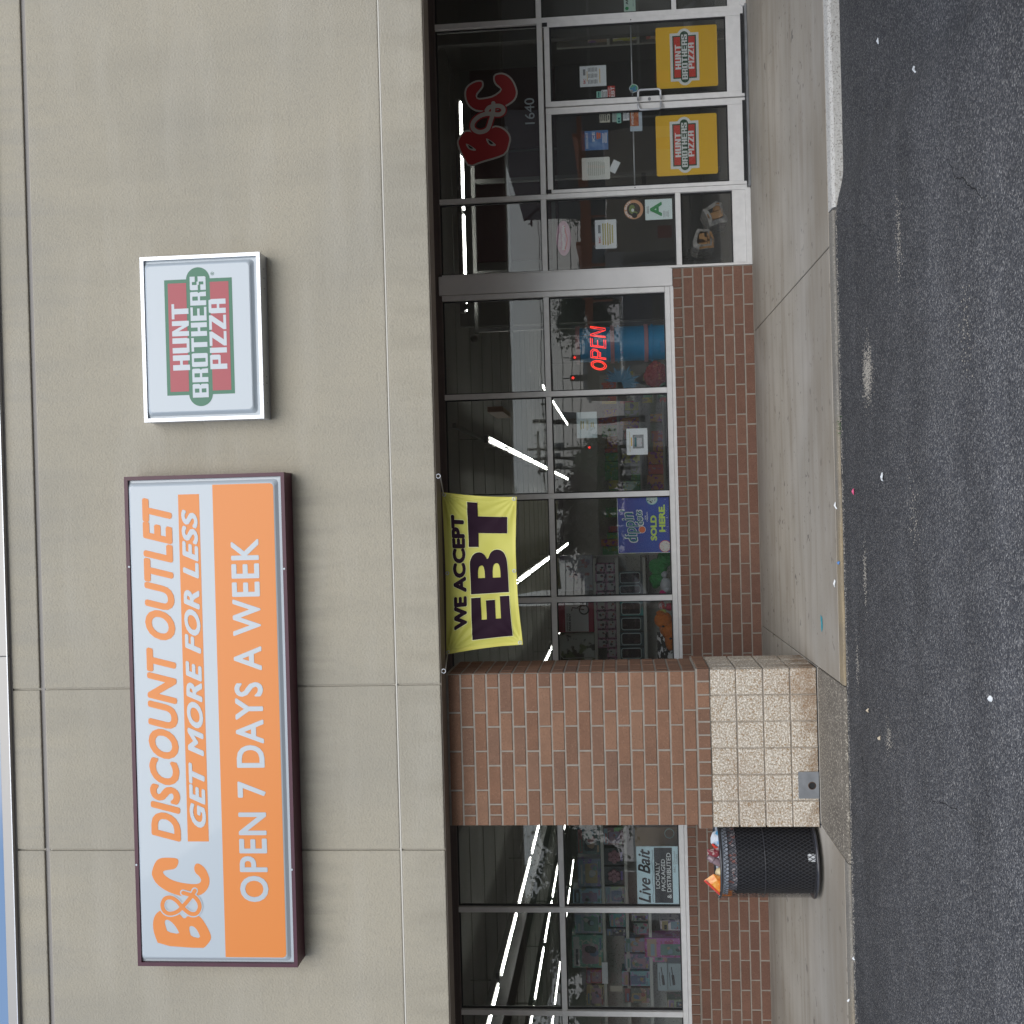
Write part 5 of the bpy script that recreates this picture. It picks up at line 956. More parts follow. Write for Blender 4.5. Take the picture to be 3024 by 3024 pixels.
def packart(o, x0, x1, y, z0, z1, small=False):
    if not ART:
        for i, c_ in enumerate([(.75, .74, .70), (.70, .12, .10), (.75, .55, .10), (.10, .30, .62), (.06, .06, .08), (.12, .45, .35), (.70, .35, .50), (.45, .25, .55), (.80, .45, .15), (.25, .55, .70)]): ART.append(P('pack_ink_%d' % i, tuple(.55*(q_*.6+sum(c_)/3*.4) for q_ in c_), rough=.35))
    rnd = random.Random(int(abs(x0)*911+z0*733)); w_, h_ = x1-x0, z1-z0; e = .006; s = MB(); k = 0; mts = rnd.sample(ART, 5) if not small else [ART[4], ART[0], ART[6], ART[1], ART[4]]
    def q(l): 
        nonlocal k
        k += 1; s.flat([[(min(max(a, x0+e), x1-e), min(max(b, z0+e), z1-e)) for a, b in l]], y-.0008-.0004*k, k % 5)
    r = lambda a, b, c_, d: [(x0+a*w_, z0+c_*h_), (x0+b*w_, z0+c_*h_), (x0+b*w_, z0+d*h_), (x0+a*w_, z0+d*h_)]
    q(rrect(x0+w_*.12, x0+w_*(.88 if small else rnd.uniform(.6, .9)), z0+h_*.15, z0+h_*(.85 if small else .68), min(w_, h_)*.08))
    if not small: q(r(.05, .95, .76, .95)); 
    q(r(.1, rnd.uniform(.5, .8), .80, .88))
    for _ in range(2 if small else 5):
        cx_, cz_, rr_ = x0+w_*rnd.uniform(.25, .75), z0+h_*rnd.uniform(.25, .6), min(w_, h_)*rnd.uniform(.08, .2)
        q(smoothloop([(cx_+rr_*rnd.uniform(.6, 1.3)*math.cos(t), cz_+rr_*rnd.uniform(.6, 1.5)*math.sin(t)) for t in (0, 1, 2, 3, 4, 5)], 1))
    q(r(.08, .34, .06, .14)); q(r(.55, .92, .05, .11))
    s.build('package_print', mts, o)
def box(name, x0, x1, y, d_, z0, z1, mt, label, cat, group=None, front=None):
    o = MB().box(x0, x1, y, y+d_, z0, z1).build(name, mt, wl=((x0+x1)/2, y, z0), bevel=.004); tag(o, label, cat, group)
    if name == 'toy_box' and (x1-x0) > .06 and not mt.name.startswith(('dark_teal', 'teal_box', 'box_black', 'heli')): packart(o, x0, x1, y, z0, z1, small=mt.name.startswith('pink'))
    return o
SHY = 1.05
def zat(u, y): return W(u, 1600, y)[1]
def xat(v, y): return W(1800, v, y)[0]
lvR = [.62, W(*Zo(1235, 600), SHY)[1], W(*Zo(855, 600), SHY)[1], W(*Zo(545, 600), SHY)[1]]
xR0, xR1 = -2.7, xat(1648, SHY)
shelfunit('metal shelf unit of toys behind the window right of the pillar', xR0, xR1, SHY, lvR, 0)
# scooter / bike box
def ob(Z, c_, y): return BX(Z, *c_, y)
b_ = ob(Zo, (18, 170, 510, 600), SHY-.02); bike = box('bike_box', b_[0], b_[1], SHY-.02, .2, lvR[3]+.002, b_[3], P('box_maroon', (.36, .02, .06), rough=.45), 'large maroon and white bicycle box on the top shelf right of the pillar', 'box')
x0, x1, z0, z1 = b_; w_, h_ = x1-x0, z1-z0; yb = SHY-.0262
s = MB(); s.box(x0+w_*.02, x1-.004, yb-.001, yb, z0+h_*.10, z0+h_*.76); s.build('white_panel', P('box_white', (.75, .76, .75)), bike)
text('MADE EASY', (x0+w_*.05, x0+w_*.62, z0+h_*.60, z0+h_*.66), yb-.002, M['black_print'], bike, bold=.04); text('LEARNING TO RIDE', (x0+w_*.05, x0+w_*.62, z0+h_*.68, z0+h_*.72), yb-.002, M['black_print'], bike, bold=.02)
text('SCHWINN', (x0+w_*.05, x0+w_*.42, z0+h_*.79, z0+h_*.83), yb-.002, P('box_pink', (.45, .16, .2)), bike)
s = MB()
for r_, cc in ((.052, (x0+w_*.73, z0+h_*.22)), (.035, (x0+w_*.95, z0+h_*.22))): s.tube([(cc[0]+r_*math.cos(R(a)), yb-.002, cc[1]+r_*math.sin(R(a))) for a in range(0, 360, 20)], .009, 5, closed=True)
s.tube([(x0+w_*.73, yb-.002, z0+h_*.22), (x0+w_*.78, yb-.002, z0+h_*.42), (x0+w_*.95, yb-.002, z0+h_*.22)], .008, 5); s.tube([(x0+w_*.78, yb-.002, z0+h_*.42), (x0+w_*.80, yb-.002, z0+h_*.55), (x0+w_*.70, yb-.002, z0+h_*.57)], .006, 5); s.build('bicycle_print', M['black_print'], bike)
b_ = ob(Zl, (540, 705, 860, 1090), SHY-.02); box('blister_pack', b_[0]+.02, b_[1], SHY-.02, .15, lvR[3]+.002, b_[3], P('pale_pack', (.42, .44, .45), rough=.25, speck=[(9, (.25, .2, .3), .7, .52), (14, (.45, .2, .2), .8, .6)]), 'pale clear-fronted toy pack on the top shelf in the third window', 'box')
b_ = ob(Zo, (60, 610, 525, 985), SHY-.02); ch = box('toy_chair', b_[0], b_[1], SHY-.02, .12, lvR[3]+.002, b_[3], P('chair_fabric', (.48, .5, .46), rough=.8, speck=[(6, (.12, .16, .06), .9, .55), (9, (.08, .07, .06), .9, .56)]), 'grey printed folding child seat on the top shelf beside the pillar', 'child seat')
MB().tube([(b_[0]+.03, SHY-.035, lvR[3]+.01), (b_[0]+.02, SHY-.035, b_[3]-.04), (b_[0]+.06, SHY-.035, b_[3]-.01), (b_[1]-.05, SHY-.035, b_[3]-.01), (b_[1]-.01, SHY-.035, b_[3]-.06), (b_[1]-.01, SHY-.035, lvR[3]+.01)], .006, 6).build('frame_tube', M['shelf_metal'], ch, smooth=True)
pm = P('pink_box', (.42, .20, .30), rough=.4, speck=[(30, (.03, .03, .04), .95, .50), (60, (.45, .42, .45), .7, .6)])
zpink = lvR[2]+.002; hp = .112; k = 0
for j in (0, 1):
    for i in range(13):
        xx = xR1-.06-i*.108-.10
        if j == 1 and i in (9, 10, 12): continue
        if xx < -1.95: continue
        box('toy_box', xx, xx+.102, SHY+random.uniform(-.012, .005), .1, zpink+j*(hp+.002), zpink+j*(hp+.002)+hp, pm, 'small pink toy box in the '+('upper' if j else 'lower')+' layer on the second shelf right of the pillar', 'box', 'small pink toy boxes on the second shelf')
tv = P('teal_box', (.08, .42, .40), rough=.4, streak=(8, (1, 1, 1), (.02, .04, .05), .9, .42, .6)); dk = P('dark_teal_box', (.06, .11, .13), rough=.3)
ztv = lvR[1]+.002
for i, (a, b) in enumerate([(158, 372), (378, 585), (590, 792), (798, 985)]):
    b_ = BX(Zo, 900, a, 1225, b, SHY); o = box('toy_box', b_[0]+.003, b_[1]-.003, SHY, .12, ztv, b_[3], tv if i == 0 else dk, ['bright teal boxed toy with rounded window on the third shelf', 'dark boxed toy with pale window rim, next left of the teal one', 'dark boxed toy with pale window rim, second left of the teal one', 'dark boxed toy half behind the pillar edge on the third shelf'][i], 'box')
    x0, x1, z0, z1 = b_[0]+.02, b_[1]-.02, ztv+.035, b_[3]-.02; L_ = rrect(x0, x1, z0, z1, .022)
    MB().prism(L_, SHY-.004, SHY-.001).build('window', P('box_window', (.02, .015, .02), rough=.15, speck=(26, (.14, .10, .10), .6, .56)), o)
    MB().tube([(p[0], SHY-.006, p[1]) for p in L_], .005, 6, closed=True).build('window_rim', P('rim_pale', (.6, .72, .70), rough=.3), o, smooth=True)
for i, (a, b) in enumerate([(870, 1000), (1005, 1110)]):
    b_ = BX(Zl, 1150, a, 1370, b, SHY); o = box('toy_box', b_[0]+.003, b_[1]-.003, SHY, .12, ztv, b_[3], dk, ['dark boxed toy at the right end of the third shelf', 'dark boxed toy second from the right end of the third shelf'][i], 'box')
    x0, x1, z0, z1 = b_[0]+.015, b_[1]-.015, ztv+.03, b_[3]-.015; L_ = rrect(x0, x1, z0, z1, .022)
    MB().prism(L_, SHY-.004, SHY-.001).build('window', M['box_window'], o); MB().tube([(p[0], SHY-.006, p[1]) for p in L_], .004, 6, closed=True).build('window_rim', M['rim_pale'], o, smooth=True)
# window ledge and stuffed toys
tag(MB().box(-6.3, 2.2, .115, .62, .0, .80).build('window_ledge', M['pegboard'], wl=(-2, .1, 0)), 'low display ledge along the inside of the shop windows', 'ledge')
def blob(name, cx_, cy_, cz_, rx, ry, rz, mt, label=None, cat=None, parent=None, seed=0, amp=.10, fur=0):
    bm = bmesh.new(); bmesh.ops.create_icosphere(bm, subdivisions=4 if fur else 3, radius=1); rnd = random.Random(seed); ph = [rnd.uniform(0, 6) for _ in range(6)]
    o_ = ORG[parent.name] if parent is not None else Vector((cx_, cy_, cz_))
    for v in bm.verts:
        c_ = v.co; k_ = 1+amp*(math.sin(c_.x*3+ph[0])+math.sin(c_.y*4+ph[1])+math.sin(c_.z*3.5+ph[2]))/2+(rnd.uniform(-fur, fur) if fur else 0)
        v.co = Vector((cx_+c_.x*rx*k_-o_.x, cy_+c_.y*ry*k_-o_.y, cz_+c_.z*rz*k_-o_.z))
    me = bpy.data.meshes.new(name); bm.to_mesh(me); bm.free(); me.materials.append(mt); me.polygons.foreach_set('use_smooth', [not fur]*len(me.polygons)); o = link(bpy.data.objects.new(name, me), parent, o_)
    if label: tag(o, label, cat)
    return o
def px(Z, a, b, y): return W(*Z(a, b), y)
ty = .30; furo = P('orange_fur', (.62, .17, .015), rough=.9, noise=(30, .3)); furg = P('green_fur', (.02, .22, .05), rough=.9, noise=(30, .4)); furw = P('grey_fur', (.40, .42, .45), rough=.9, noise=(20, .2))
t = empty('plush_toy', (px(Zo, 1560, 560, ty)[0], ty, .80)); tag(t, 'orange plush toy lying on the ledge in the window right of the pillar', 'plush toy')
for i, (a, b, rx, rz) in enumerate([(1500, 430, .085, .105), (1590, 560, .10, .10), (1610, 720, .10, .07), (1470, 330, .035, .05)]):
    c_ = px(Zo, a, b, ty); blob(['body', 'head', 'leg', 'ear'][i], c_[0], ty+.0, c_[1], rx, .08, rz, furo, parent=t, seed=i, fur=.03)
for a, b in ((1500, 520), (1605, 690)): c_ = px(Zo, a, b, ty-.1); blob('eye', c_[0], ty-.085, c_[1], .011, .008, .016, M['black_print'], parent=t, seed=3, amp=0)
c_ = px(Zo, 1490, 225, ty-.03); t2 = empty('plush_toy', (c_[0], ty-.03, c_[1])); tag(t2, 'small striped red and white plush ball beside the mullion', 'plush toy')
blob('ball', c_[0], ty-.02, c_[1], .045, .04, .04, P('stripe_plush', (.55, .56, .6), streak=(25, (1, 3, 1), (.6, .06, .05), .95, .48, .54), rough=.8), parent=t2, seed=9); c_ = px(Zo, 1590, 250, ty-.03); blob('sleeve', c_[0], ty-.0, c_[1], .04, .04, .06, P('pink_plush', (.45, .03, .08), rough=.9), parent=t2, seed=4)
c_ = px(Zo, 1500, 310, ty-.06); blob('leaf', c_[0], ty-.04, c_[1], .025, .02, .035, P('yellow_green_plush', (.40, .45, .12), rough=.9), parent=t2, seed=5)
t = empty('plush_toy', (px(Zl, 1580, 900, ty)[0], ty, .80)); tag(t, 'shaggy green plush toy on the ledge in the third window', 'plush toy')
for i, (a, b, rx, rz) in enumerate([(1560, 820, .09, .10), (1560, 950, .08, .09), (1640, 740, .08, .09), (1530, 1000, .05, .04)]):
    c_ = px(Zl, a, b, ty); blob(['body', 'arm', 'head', 'foot'][i], c_[0], ty, c_[1], rx, .08, rz, furg, parent=t, seed=20+i, fur=.06)
t = empty('plush_toy', (px(Zl, 1650, 1020, ty)[0], ty-.08, .80)); tag(t, 'pale grey plush toy with a pink foot by the mullion of the third window', 'plush toy')
for i, (a, b, rx, rz, mm) in enumerate([(1640, 1000, .065, .06, furw), (1625, 905, .035, .035, furw), (1650, 1060, .04, .05, furw), (1605, 1090, .03, .035, P('pink_foot', (.55, .02, .18), rough=.9))]):
    c_ = px(Zl, a, b, ty-.1); blob(['body', 'head', 'leg', 'foot'][i], c_[0], ty-.1, c_[1], rx, .05, rz, mm, parent=t, seed=30+i)
b_ = BX(Zo, 1420, 600, 1640, 965, .42); box('zebra_cushion', b_[0], b_[1], .40, .08, .802, b_[3], P('zebra_print', (.02, .02, .02), rough=.8, streak=(16, (1, 1, 2.5), (.75, .75, .75), 1., .52, .55)), 'black and white zebra print cushion behind the orange plush toy', 'cushion')
t = empty('grabber_stand', (px(Zl, 1400, 900, .6)[0], .6, .8)); tag(t, 'thin pale double rods standing before the toy shelf in the third window', 'rods')
for a in (1380, 1460): p0, p1 = px(Zl, a, 700, .7), px(Zl, a, 1100, .7); MB().tube([(p0[0], .7, p0[1]), (p1[0], .7, p1[1])], .006, 6).build('rod', M['fixture_white'], t)
# left windows shelving
lvL = [.70, W(*Zn(1560, 400), SHY)[1], W(*Zn(1385, 400), SHY)[1], W(*Zn(1205, 400), SHY)[1]]
shelfunit('long toy shelf unit behind the windows left of the pillar', -6.6, -2.75, SHY, lvL, 0)
def z2(Z, c_, y, lev, name, col, label, cat='box', mtl=None, d_=.18, k=0):
    b_ = BX(Z, *c_, y); return box(name, b_[0]+.004, b_[1]-.004, y, d_, lvL[lev]+.002, max(b_[3], lvL[lev]+.05), mtl or pkg(col, k), label, cat)
z2(Zmm, (1000, 60, 1180, 270), SHY, 3, 'toy_box', (.03, .06, .06), 'black and green toy box on the top shelf next to the pillar')
z2(Zmm, (1010, 300, 1180, 520), SHY, 3, 'toy_box', (.10, .12, .16), 'blue-grey toy box on the top shelf, second left of the pillar', k=1)
z2(Zmm, (970, 530, 1180, 650), SHY, 3, 'toy_box', (.12, .20, .26), 'pale blue and orange toy box on the top shelf right of the mullion', k=2)
z2(Zn, (985, 100, 1190, 255), SHY, 3, 'toy_box', (.14, .15, .20), 'blue and silver toy box on the top shelf left of the mullion', k=3)
z2(Zn, (965, 262, 1190, 520), SHY, 3, 'toy_box', (.06, .16, .12), 'large green and purple toy box on the top shelf of the left window', k=4)
z2(Zn, (1075, 530, 1190, 640), SHY, 3, 'toy_box', (.20, .05, .04), 'small red toy box on the top shelf of the left window', k=5)
z2(Zn, (1070, 645, 1200, 815), SHY, 3, 'toy_box', (.06, .05, .06), 'dark toy box on the top shelf at the left mullion', k=6)
z2(Zmm, (1200, 60, 1360, 200), SHY, 2, 'toy_box', (.10, .04, .05), 'dark red and pink toy box on the second shelf next to the pillar', k=7)
for i, (a, b) in enumerate(((215, 355), (360, 505))):
    o = z2(Zmm, (1210, a, 1365, b), SHY, 2, 'toy_box', (.018, .018, .022), ['black box with a pink flower toy, right one of the pair', 'black box with a pink flower toy, left one of the pair'][i], mtl=P('box_black', (.014, .014, .018), rough=.3))
    c_ = px(Zmm, 1290, (a+b)/2, SHY); s = MB()
    for q in range(6):
        a_ = R(60*q); s.tube([(c_[0]+.05*math.cos(a_), SHY-.012, c_[1]+.05*math.sin(a_)), (c_[0]+.05*math.cos(a_), SHY-.022, c_[1]+.05*math.sin(a_))], [.03, .022], 10)
    s.tube([(c_[0], SHY-.010, c_[1]), (c_[0], SHY-.026, c_[1])], [.035, .025], 10); s.build('flower_toy', P('flower_pink', (.30, .14, .17), rough=.4), o)
    s = MB(); s.box(c_[0]-.05, c_[0]+.05, SHY-.002, SHY-.001, lvL[2]+.02, lvL[2]+.045); s.build('print', P('violet_print', (.12, .08, .3)), o)
z2(Zmm, (1220, 515, 1365, 650), SHY, 2, 'toy_box', (.16, .17, .20), 'grey-violet toy box on the second shelf right of the mullion', k=8)
z2(Zn, (1255, 98, 1375, 205), SHY, 2, 'toy_box', (.02, .14, .14), 'teal toy box in a red frame on the second shelf left of the mullion', k=9)
z2(Zn, (1230, 212, 1375, 275), SHY, 2, 'toy_box', (.05, .05, .06), 'narrow dark toy box on the second shelf left of the teal one', k=10)
z2(Zn, (1370, 285, 1460, 400), SHY, 1, 'toy_box', (.10, .13, .18), 'blue-grey toy box on the third shelf of the left window', k=11)
z2(Zn, (1370, 405, 1455, 530), SHY, 1, 'toy_box', (.06, .08, .12), 'dark blue toy box on the third shelf of the left window', k=12)
z2(Zn, (1350, 540, 1455, 660), SHY, 1, 'toy_box', (.10, .22, .24), 'turquoise toy box on the third shelf of the left window', k=13)
z2(Zn, (1362, 668, 1460, 790), SHY, 1, 'toy_box', (.05, .07, .06), 'dark green toy box on the third shelf at the left mullion', k=14)
z2(Zn, (1420, 100, 1545, 160), SHY, 1, 'toy_box', (.12, .13, .10), 'olive toy box on the third shelf left of the mullion', k=15)
z2(Zn, (1440, 170, 1545, 265), SHY, 1, 'toy_box', (.08, .13, .10), 'green toy box on the third shelf left of the olive one', k=16)
z2(Zn, (1645, 150, 1755, 232), SHY, 0, 'toy_box', (.35, .30, .32), 'small white and red toy box on the bottom shelf of the left window', k=17)
z2(Zn, (1585, 280, 1755, 475), SHY, 0, 'toy_box', (.30, .06, .18), 'bright pink doll box on the bottom shelf of the left window', k=18)
z2(Zn, (1525, 285, 1580, 440), SHY-.02, 0, 'toy_box', (.22, .04, .18), 'purple toy box behind the bright pink one', k=19)
for i, (a, b) in enumerate(((1625, 1700), (1705, 1778))):
    o = z2(Zn, (a, 480, b, 695), SHY-.03-.1*i, 0, 'toy_box', (.40, .48, .50), ['pale blue helicopter toy box, upper of the pair', 'pale blue helicopter toy box, lower of the pair'][i], mtl=P('heli_box', (.36, .44, .46), rough=.4)) if i else box('toy_box', *BX(Zn, 1625, 480, 1700, 695, SHY-.03)[:2], SHY-.03, .1, BX(Zn, 1625, 480, 1700, 695, SHY-.03)[2], BX(Zn, 1625, 480, 1700, 695, SHY-.03)[3], P('heli_box', (.36, .44, .46), rough=.4), 'pale blue helicopter toy box, upper of the pair', 'box')
    y_ = (SHY-.03-.1*i)-.001; q = BX(Zn, a, 480, b, 695, y_); s = MB(); cx_, cz_ = (q[0]+q[1])/2, (q[2]+q[3])/2
    strokemesh(s, [(cx_-.08, cz_-.01), (cx_+.01, cz_)], .03, y_-.001); strokemesh(s, [(cx_+.02, cz_+.002), (cx_+.11, cz_+.014)], .010, y_-.0015); strokemesh(s, [(cx_-.10, cz_+.03), (cx_+.05, cz_+.036)], .006, y_-.002); s.build('helicopter_print', M['near_black_brown'], o)
z2(Zn, (1700, 760, 1785, 835), SHY, 0, 'toy_box', (.12, .15, .08), 'green and red toy box at the left end of the bottom shelf', k=21)
b_ = BX(Zn, 1195, 475, 1240, 640, SHY-.03); o = sheet('price_card', 'tilted white price card hanging from the top shelf of the left window', b_, SHY-.03, M['paper'], 'price card')
b_ = BX(Zn, 1258, 657, 1350, 700, SHY-.03); o = sheet('price_tag', 'white and red price tag on the second shelf of the left window', b_, SHY-.03, M['cream'], 'price tag')
b_ = BX(Zmm, 1450, 60, 1540, 205, .8); box('cardboard_box', b_[0], b_[1], .8, .2, .802, b_[3], P('cardboard', (.32, .22, .12), rough=.8), 'brown cardboard box on the ledge behind the Live Bait sign', 'box')
b_ = BX(Zmm, 1650, 65, 1780, 150, .5); o = MB().tube([((b_[0]+b_[1])/2+.05*math.cos(R(a)), .5, (b_[2]+b_[3])/2+.05*math.sin(R(a))) for a in range(0, 360, 20)], .005, 6, closed=True).build('wire_ring', M['pale_mint'], wl=((b_[0]+b_[1])/2, .5, b_[2]), smooth=True); tag(o, 'pale green wire ring ornament next to the pillar in the left window', 'ornament')
# blue tube tower in the first window
ty = 1.0; xa, xb = W(1850, 1060, ty)[0], W(1850, 952, ty)[0]; cx_, rr = (xa+xb)/2, (xb-xa)/2
tt_ = empty('slide_tube', (cx_, ty+rr, 0)); tag(tt_, 'blue plastic tube tower with pink bands behind the OPEN sign', 'tube tower')
zt = W(*Zj(1118, 450), ty)[1]
def vtube(name, z0, z1, r0, r1, mt): MB().tube([(cx_, ty+rr, z0), (cx_, ty+rr, z1)], [r0, r1], 36).build(name, mt, tt_, smooth=False)
vtube('tube_section', .02, zt-.01, rr*.97, rr*.95, M['tube_blue'])
for zz, mt, h, k_ in ((W(*Zj(1680, 450), ty)[1], 'tube_pink', .045, 1.05), (W(*Zj(1402, 450), ty)[1], 'tube_pink', .045, 1.06), (zt, 'tube_pink', .045, 1.06), (W(*Zj(1730, 450), ty)[1], 'tube_blue', .02, 1.03), (W(*Zj(1450, 450), ty)[1], 'tube_blue', .02, 1.03)):
    vtube('band', zz-h/2, zz+h/2, rr*k_, rr*k_, M[mt])
tt = empty('feather_spray', (W(1850, 1125, .55)[0], .55, .80)); tag(tt, 'spray of spiky blue feathers on the ledge left of the blue tube', 'feathers')
c_ = W(*Zv(0, 0), .55); c0 = W(1835, 1128, .5)
for q in range(22):
    a = R(-150+q*11); L_ = random.uniform(.14, .22); s = MB(); p0 = Vector((c0[0], .5, c0[1])); d_ = Vector((math.cos(a), random.uniform(-.15, .1), math.sin(a))); n_ = Vector((-d_.z, 0, d_.x))*.018
    s.add([p0, p0+d_*L_*.6+n_, p0+d_*L_, p0+d_*L_*.6-n_, p0+d_*L_*.6+Vector((0, -.008, 0))], [(0, 1, 4), (1, 2, 4), (2, 3, 4), (3, 0, 4)]); s.build('feather', P('feather_blue', (.07, .22, .34), rough=.6), tt)
c_ = W(1940, 1105, .5); blob('yarn_heap', c_[0], .55, c_[1], .14, .12, .13, P('dark_red_yarn', (.20, .025, .025), rough=.95, speck=(30, (.35, .18, .05), .7, .62)), 'heap of dark red garlands beside the blue feathers', 'garlands', seed=41, fur=.08)
c_ = W(1965, 1150, .45); o = MB().tube([(c_[0]+.055*math.cos(R(a)), .42, c_[1]+.055*math.sin(R(a))) for a in range(0, 360, 18)], .018, 8, closed=True).build('rubber_ring', M['dark_green'], wl=(c_[0], .42, c_[1]-.055), smooth=True); tag(o, 'dark green ring at the bottom corner of the first window', 'ring')
# aisle gondolas deeper in
def gondola(x0, x1, y, label, tint, H=1.75):
    t = empty('aisle_shelf', ((x0+x1)/2, y, 0)); tag(t, label, 'shelf')
    MB().box(x0, x1, y+.28, y+.32, 0, H).build('back_panel', M['pegboard'], t); rnd = random.Random(int(y*10+x0*3)); levels = [.35, .72, 1.08, 1.42]
    mats_ = [pkg(c_, 50+i) for i, c_ in enumerate(tint)]; s = MB()
    for z in levels:
        MB().box(x0, x1, y, y+.279, z-.03, z).build('shelf', M['shelf_metal'], t); x = x0+.02
        while x < x1-.12:
            w_ = rnd.uniform(.07, .2); h_ = rnd.uniform(.12, .30)
            if rnd.random() > .1: s.box(x, x+w_-.008, y+rnd.uniform(.01, .05), y+.25, z+.001, z+h_, rnd.randrange(len(mats_)))
            x += w_
    o = s.build('stock', mats_, t); o['kind'] = 'stuff'
gondola(-1.4, 1.6, 5.0, 'colourful stocked aisle shelf seen through the second window', [(.40, .06, .05), (.45, .38, .06), (.06, .22, .08), (.30, .30, .30), (.40, .16, .05)])
gondola(-5.6, -2.6, 5.6, 'stocked aisle shelf behind the brick pillar', [(.10, .12, .3), (.35, .3, .3), (.28, .05, .08), (.1, .25, .2)])
gondola(-1.2, 2.6, 9.0, 'far stocked aisle shelf in the middle of the shop', [(.45, .3, .05), (.4, .07, .05), (.35, .35, .33), (.08, .25, .12)])
gondola(-9.6, -6.4, 6.5, 'stocked aisle shelf far left inside the shop', [(.10, .12, .3), (.35, .3, .3), (.28, .05, .08), (.1, .25, .2)])
# counter shelves right of the entrance
gondola(5.3, 6.6, .9, 'dim stocked shelf behind the sidelite at the photo edge', [(.22, .16, .10), (.3, .28, .25), (.15, .1, .06), (.25, .05, .04)], 2.0)
# firewood behind the low sidelite
def wood(pts, logs, label, y):
    loop_ = [W(*Zw(a, b), y) for a, b in pts]; cx_ = sum(p[0] for p in loop_)/len(loop_); cz_ = sum(p[1] for p in loop_)/len(loop_); n = len(loop_); t = empty('firewood_bundle', (cx_, y, cz_)); tag(t, label, 'firewood')
    s = MB(); rnd = random.Random(len(label))
    fr = [(cx_+(a-cx_)*.62, y-.03+rnd.uniform(-.012, .012), cz_+(b-cz_)*.62) for a, b in loop_]; md = [(a, y, b) for a, b in loop_]; bk = [(a, y+.35, b) for a, b in loop_]
    s.add(fr+md+bk, [(i, (i+1) % n, n+(i+1) % n, n+i) for i in range(n)]+[(n+i, n+(i+1) % n, 2*n+(i+1) % n, 2*n+i) for i in range(n)]); s.build('film_wrap', M['cling_film'], t)
    for lg in logs:
        lp = [W(*Zw(a, b), y) for a, b in lg]; MB().prism(lp, y-.02, y+.3).build('log', M['wood_log'], t, bevel=.004)
wood([(830, 340), (950, 280), (1180, 120), (1330, 160), (1390, 420), (1480, 560), (1470, 660), (1250, 700), (1020, 790), (960, 560)],
     [[(1100, 300), (1180, 200), (1240, 180), (1290, 260), (1280, 330), (1190, 380), (1110, 400)], [(950, 480), (1060, 440), (1180, 400), (1320, 330), (1360, 500), (1260, 570), (1080, 610), (980, 560)]], 'plastic-wrapped firewood bundle, nearer the doors behind the low sidelite', .22)
wood([(580, 1160), (640, 960), (700, 840), (1000, 850), (1080, 950), (1140, 1100), (1120, 1340), (750, 1380), (590, 1310)],
     [[(740, 980), (870, 960), (880, 1060), (950, 1080), (930, 1190), (860, 1130), (740, 1110)], [(940, 960), (1050, 920), (1120, 1110), (1000, 1150)], [(740, 1230), (940, 1200), (960, 1330), (760, 1370)], [(965, 1180), (1100, 1150), (1120, 1330), (980, 1340)]], 'plastic-wrapped firewood bundle, farther from the doors behind the low sidelite', .24)
for q in ((1372, 905), (1400, 1000)):
    c_ = W(*q, 1.4); t = blob('ceiling_camera', c_[0], 1.4, c_[1], .045, .06, .045, M['fixture_white'], ('white ceiling camera by the wide mullion' if q[1] == 905 else 'white ceiling camera left of the wide mullion'), 'camera', amp=0)
x0, z0 = W(1462, 1205, 2.4); MB_ = box('aisle_sign', x0-.05, x0+.02, 2.4, .9, z0-.10, z0+.10, P('sign_wood', (.35, .22, .15)), 'small hanging aisle sign near the ceiling in the second window', 'hanging sign')

# ------------------------------------------------------------------ what stands behind the camera (it shows only in the glass)
def Mr(u, v, d): x, z = W(u, v, d); return x, z   # mirrored in the glass plane: build at y = -d
def vehicle(name, label, cat, x0, x1, yc, wd, prof, glassp, paint, zg=-.17, wheels=(.18, .8), wr=.34, turn=0):
    t = empty(name, ((x0+x1)/2, yc, zg)); tag(t, label, cat); L_ = x1-x0; f = lambda p: [(x0+a*L_, zg+b) for a, b in p]
    MB().prism(f(prof), yc-wd/2, yc+wd/2).build('body', paint, t, bevel=.03, seg=2)
    for gpoly in glassp:
        for y0, y1 in ((yc-wd/2-.006, yc-wd/2+.02), (yc+wd/2-.02, yc+wd/2+.006)): MB().prism(f(gpoly), y0, y1).build('window', P('car_glass', (.01, .012, .014), rough=.08), t)
    for a in wheels:
        for sy in (-1, 1):
            c_ = (x0+a*L_, yc+sy*(wd/2-.09), zg+wr); wv = MB().tube([(c_[0], c_[1]-.11, c_[2]), (c_[0], c_[1]+.11, c_[2])], wr, 24).build('wheel', M['rubber_black'], t); MB().tube([(c_[0], c_[1]-.115, c_[2]), (c_[0], c_[1]+.115, c_[2])], wr*.6, 16).build('rim', M['bright_metal'], wv)
    for y in (yc-wd*.36, yc+wd*.36): MB().box(x0-.01, x0+.04, y-.14, y+.14, zg+.62, zg+.76).build('headlight', M['white_print'], t); MB().box(x1-.04, x1+.01, y-.10, y+.10, zg+.62, zg+.85).build('tail_light', M['strong_red'], t)
    return t
van_paint = P('van_beige', (.58, .55, .48), rough=.3, coat=.5); dark_paint = P('car_black', (.012, .013, .018), rough=.2, coat=.8); blue_paint = P('car_blue', (.02, .035, .08), rough=.25, coat=.8)
tr = vehicle('work_van', 'beige work van with an orange ladder rack parked tail-in right of the camera', 'van', 2.85, 7.45, -8.05, 1.95, [(0, .35), (1, .35), (1, 1.1), (.97, 1.68), (.30, 1.68), (.18, 1.15), (.02, 1.0)], [[(.21, 1.15), (.31, 1.58), (.52, 1.58), (.52, 1.15)]], van_paint)
for y in (-8.95, -7.2): MB().box(2.9, 7.5, y-.03, y+.03, 1.94, 2.02).build('rack_rail', P('rack_orange', (.62, .20, .08), rough=.5), tr)
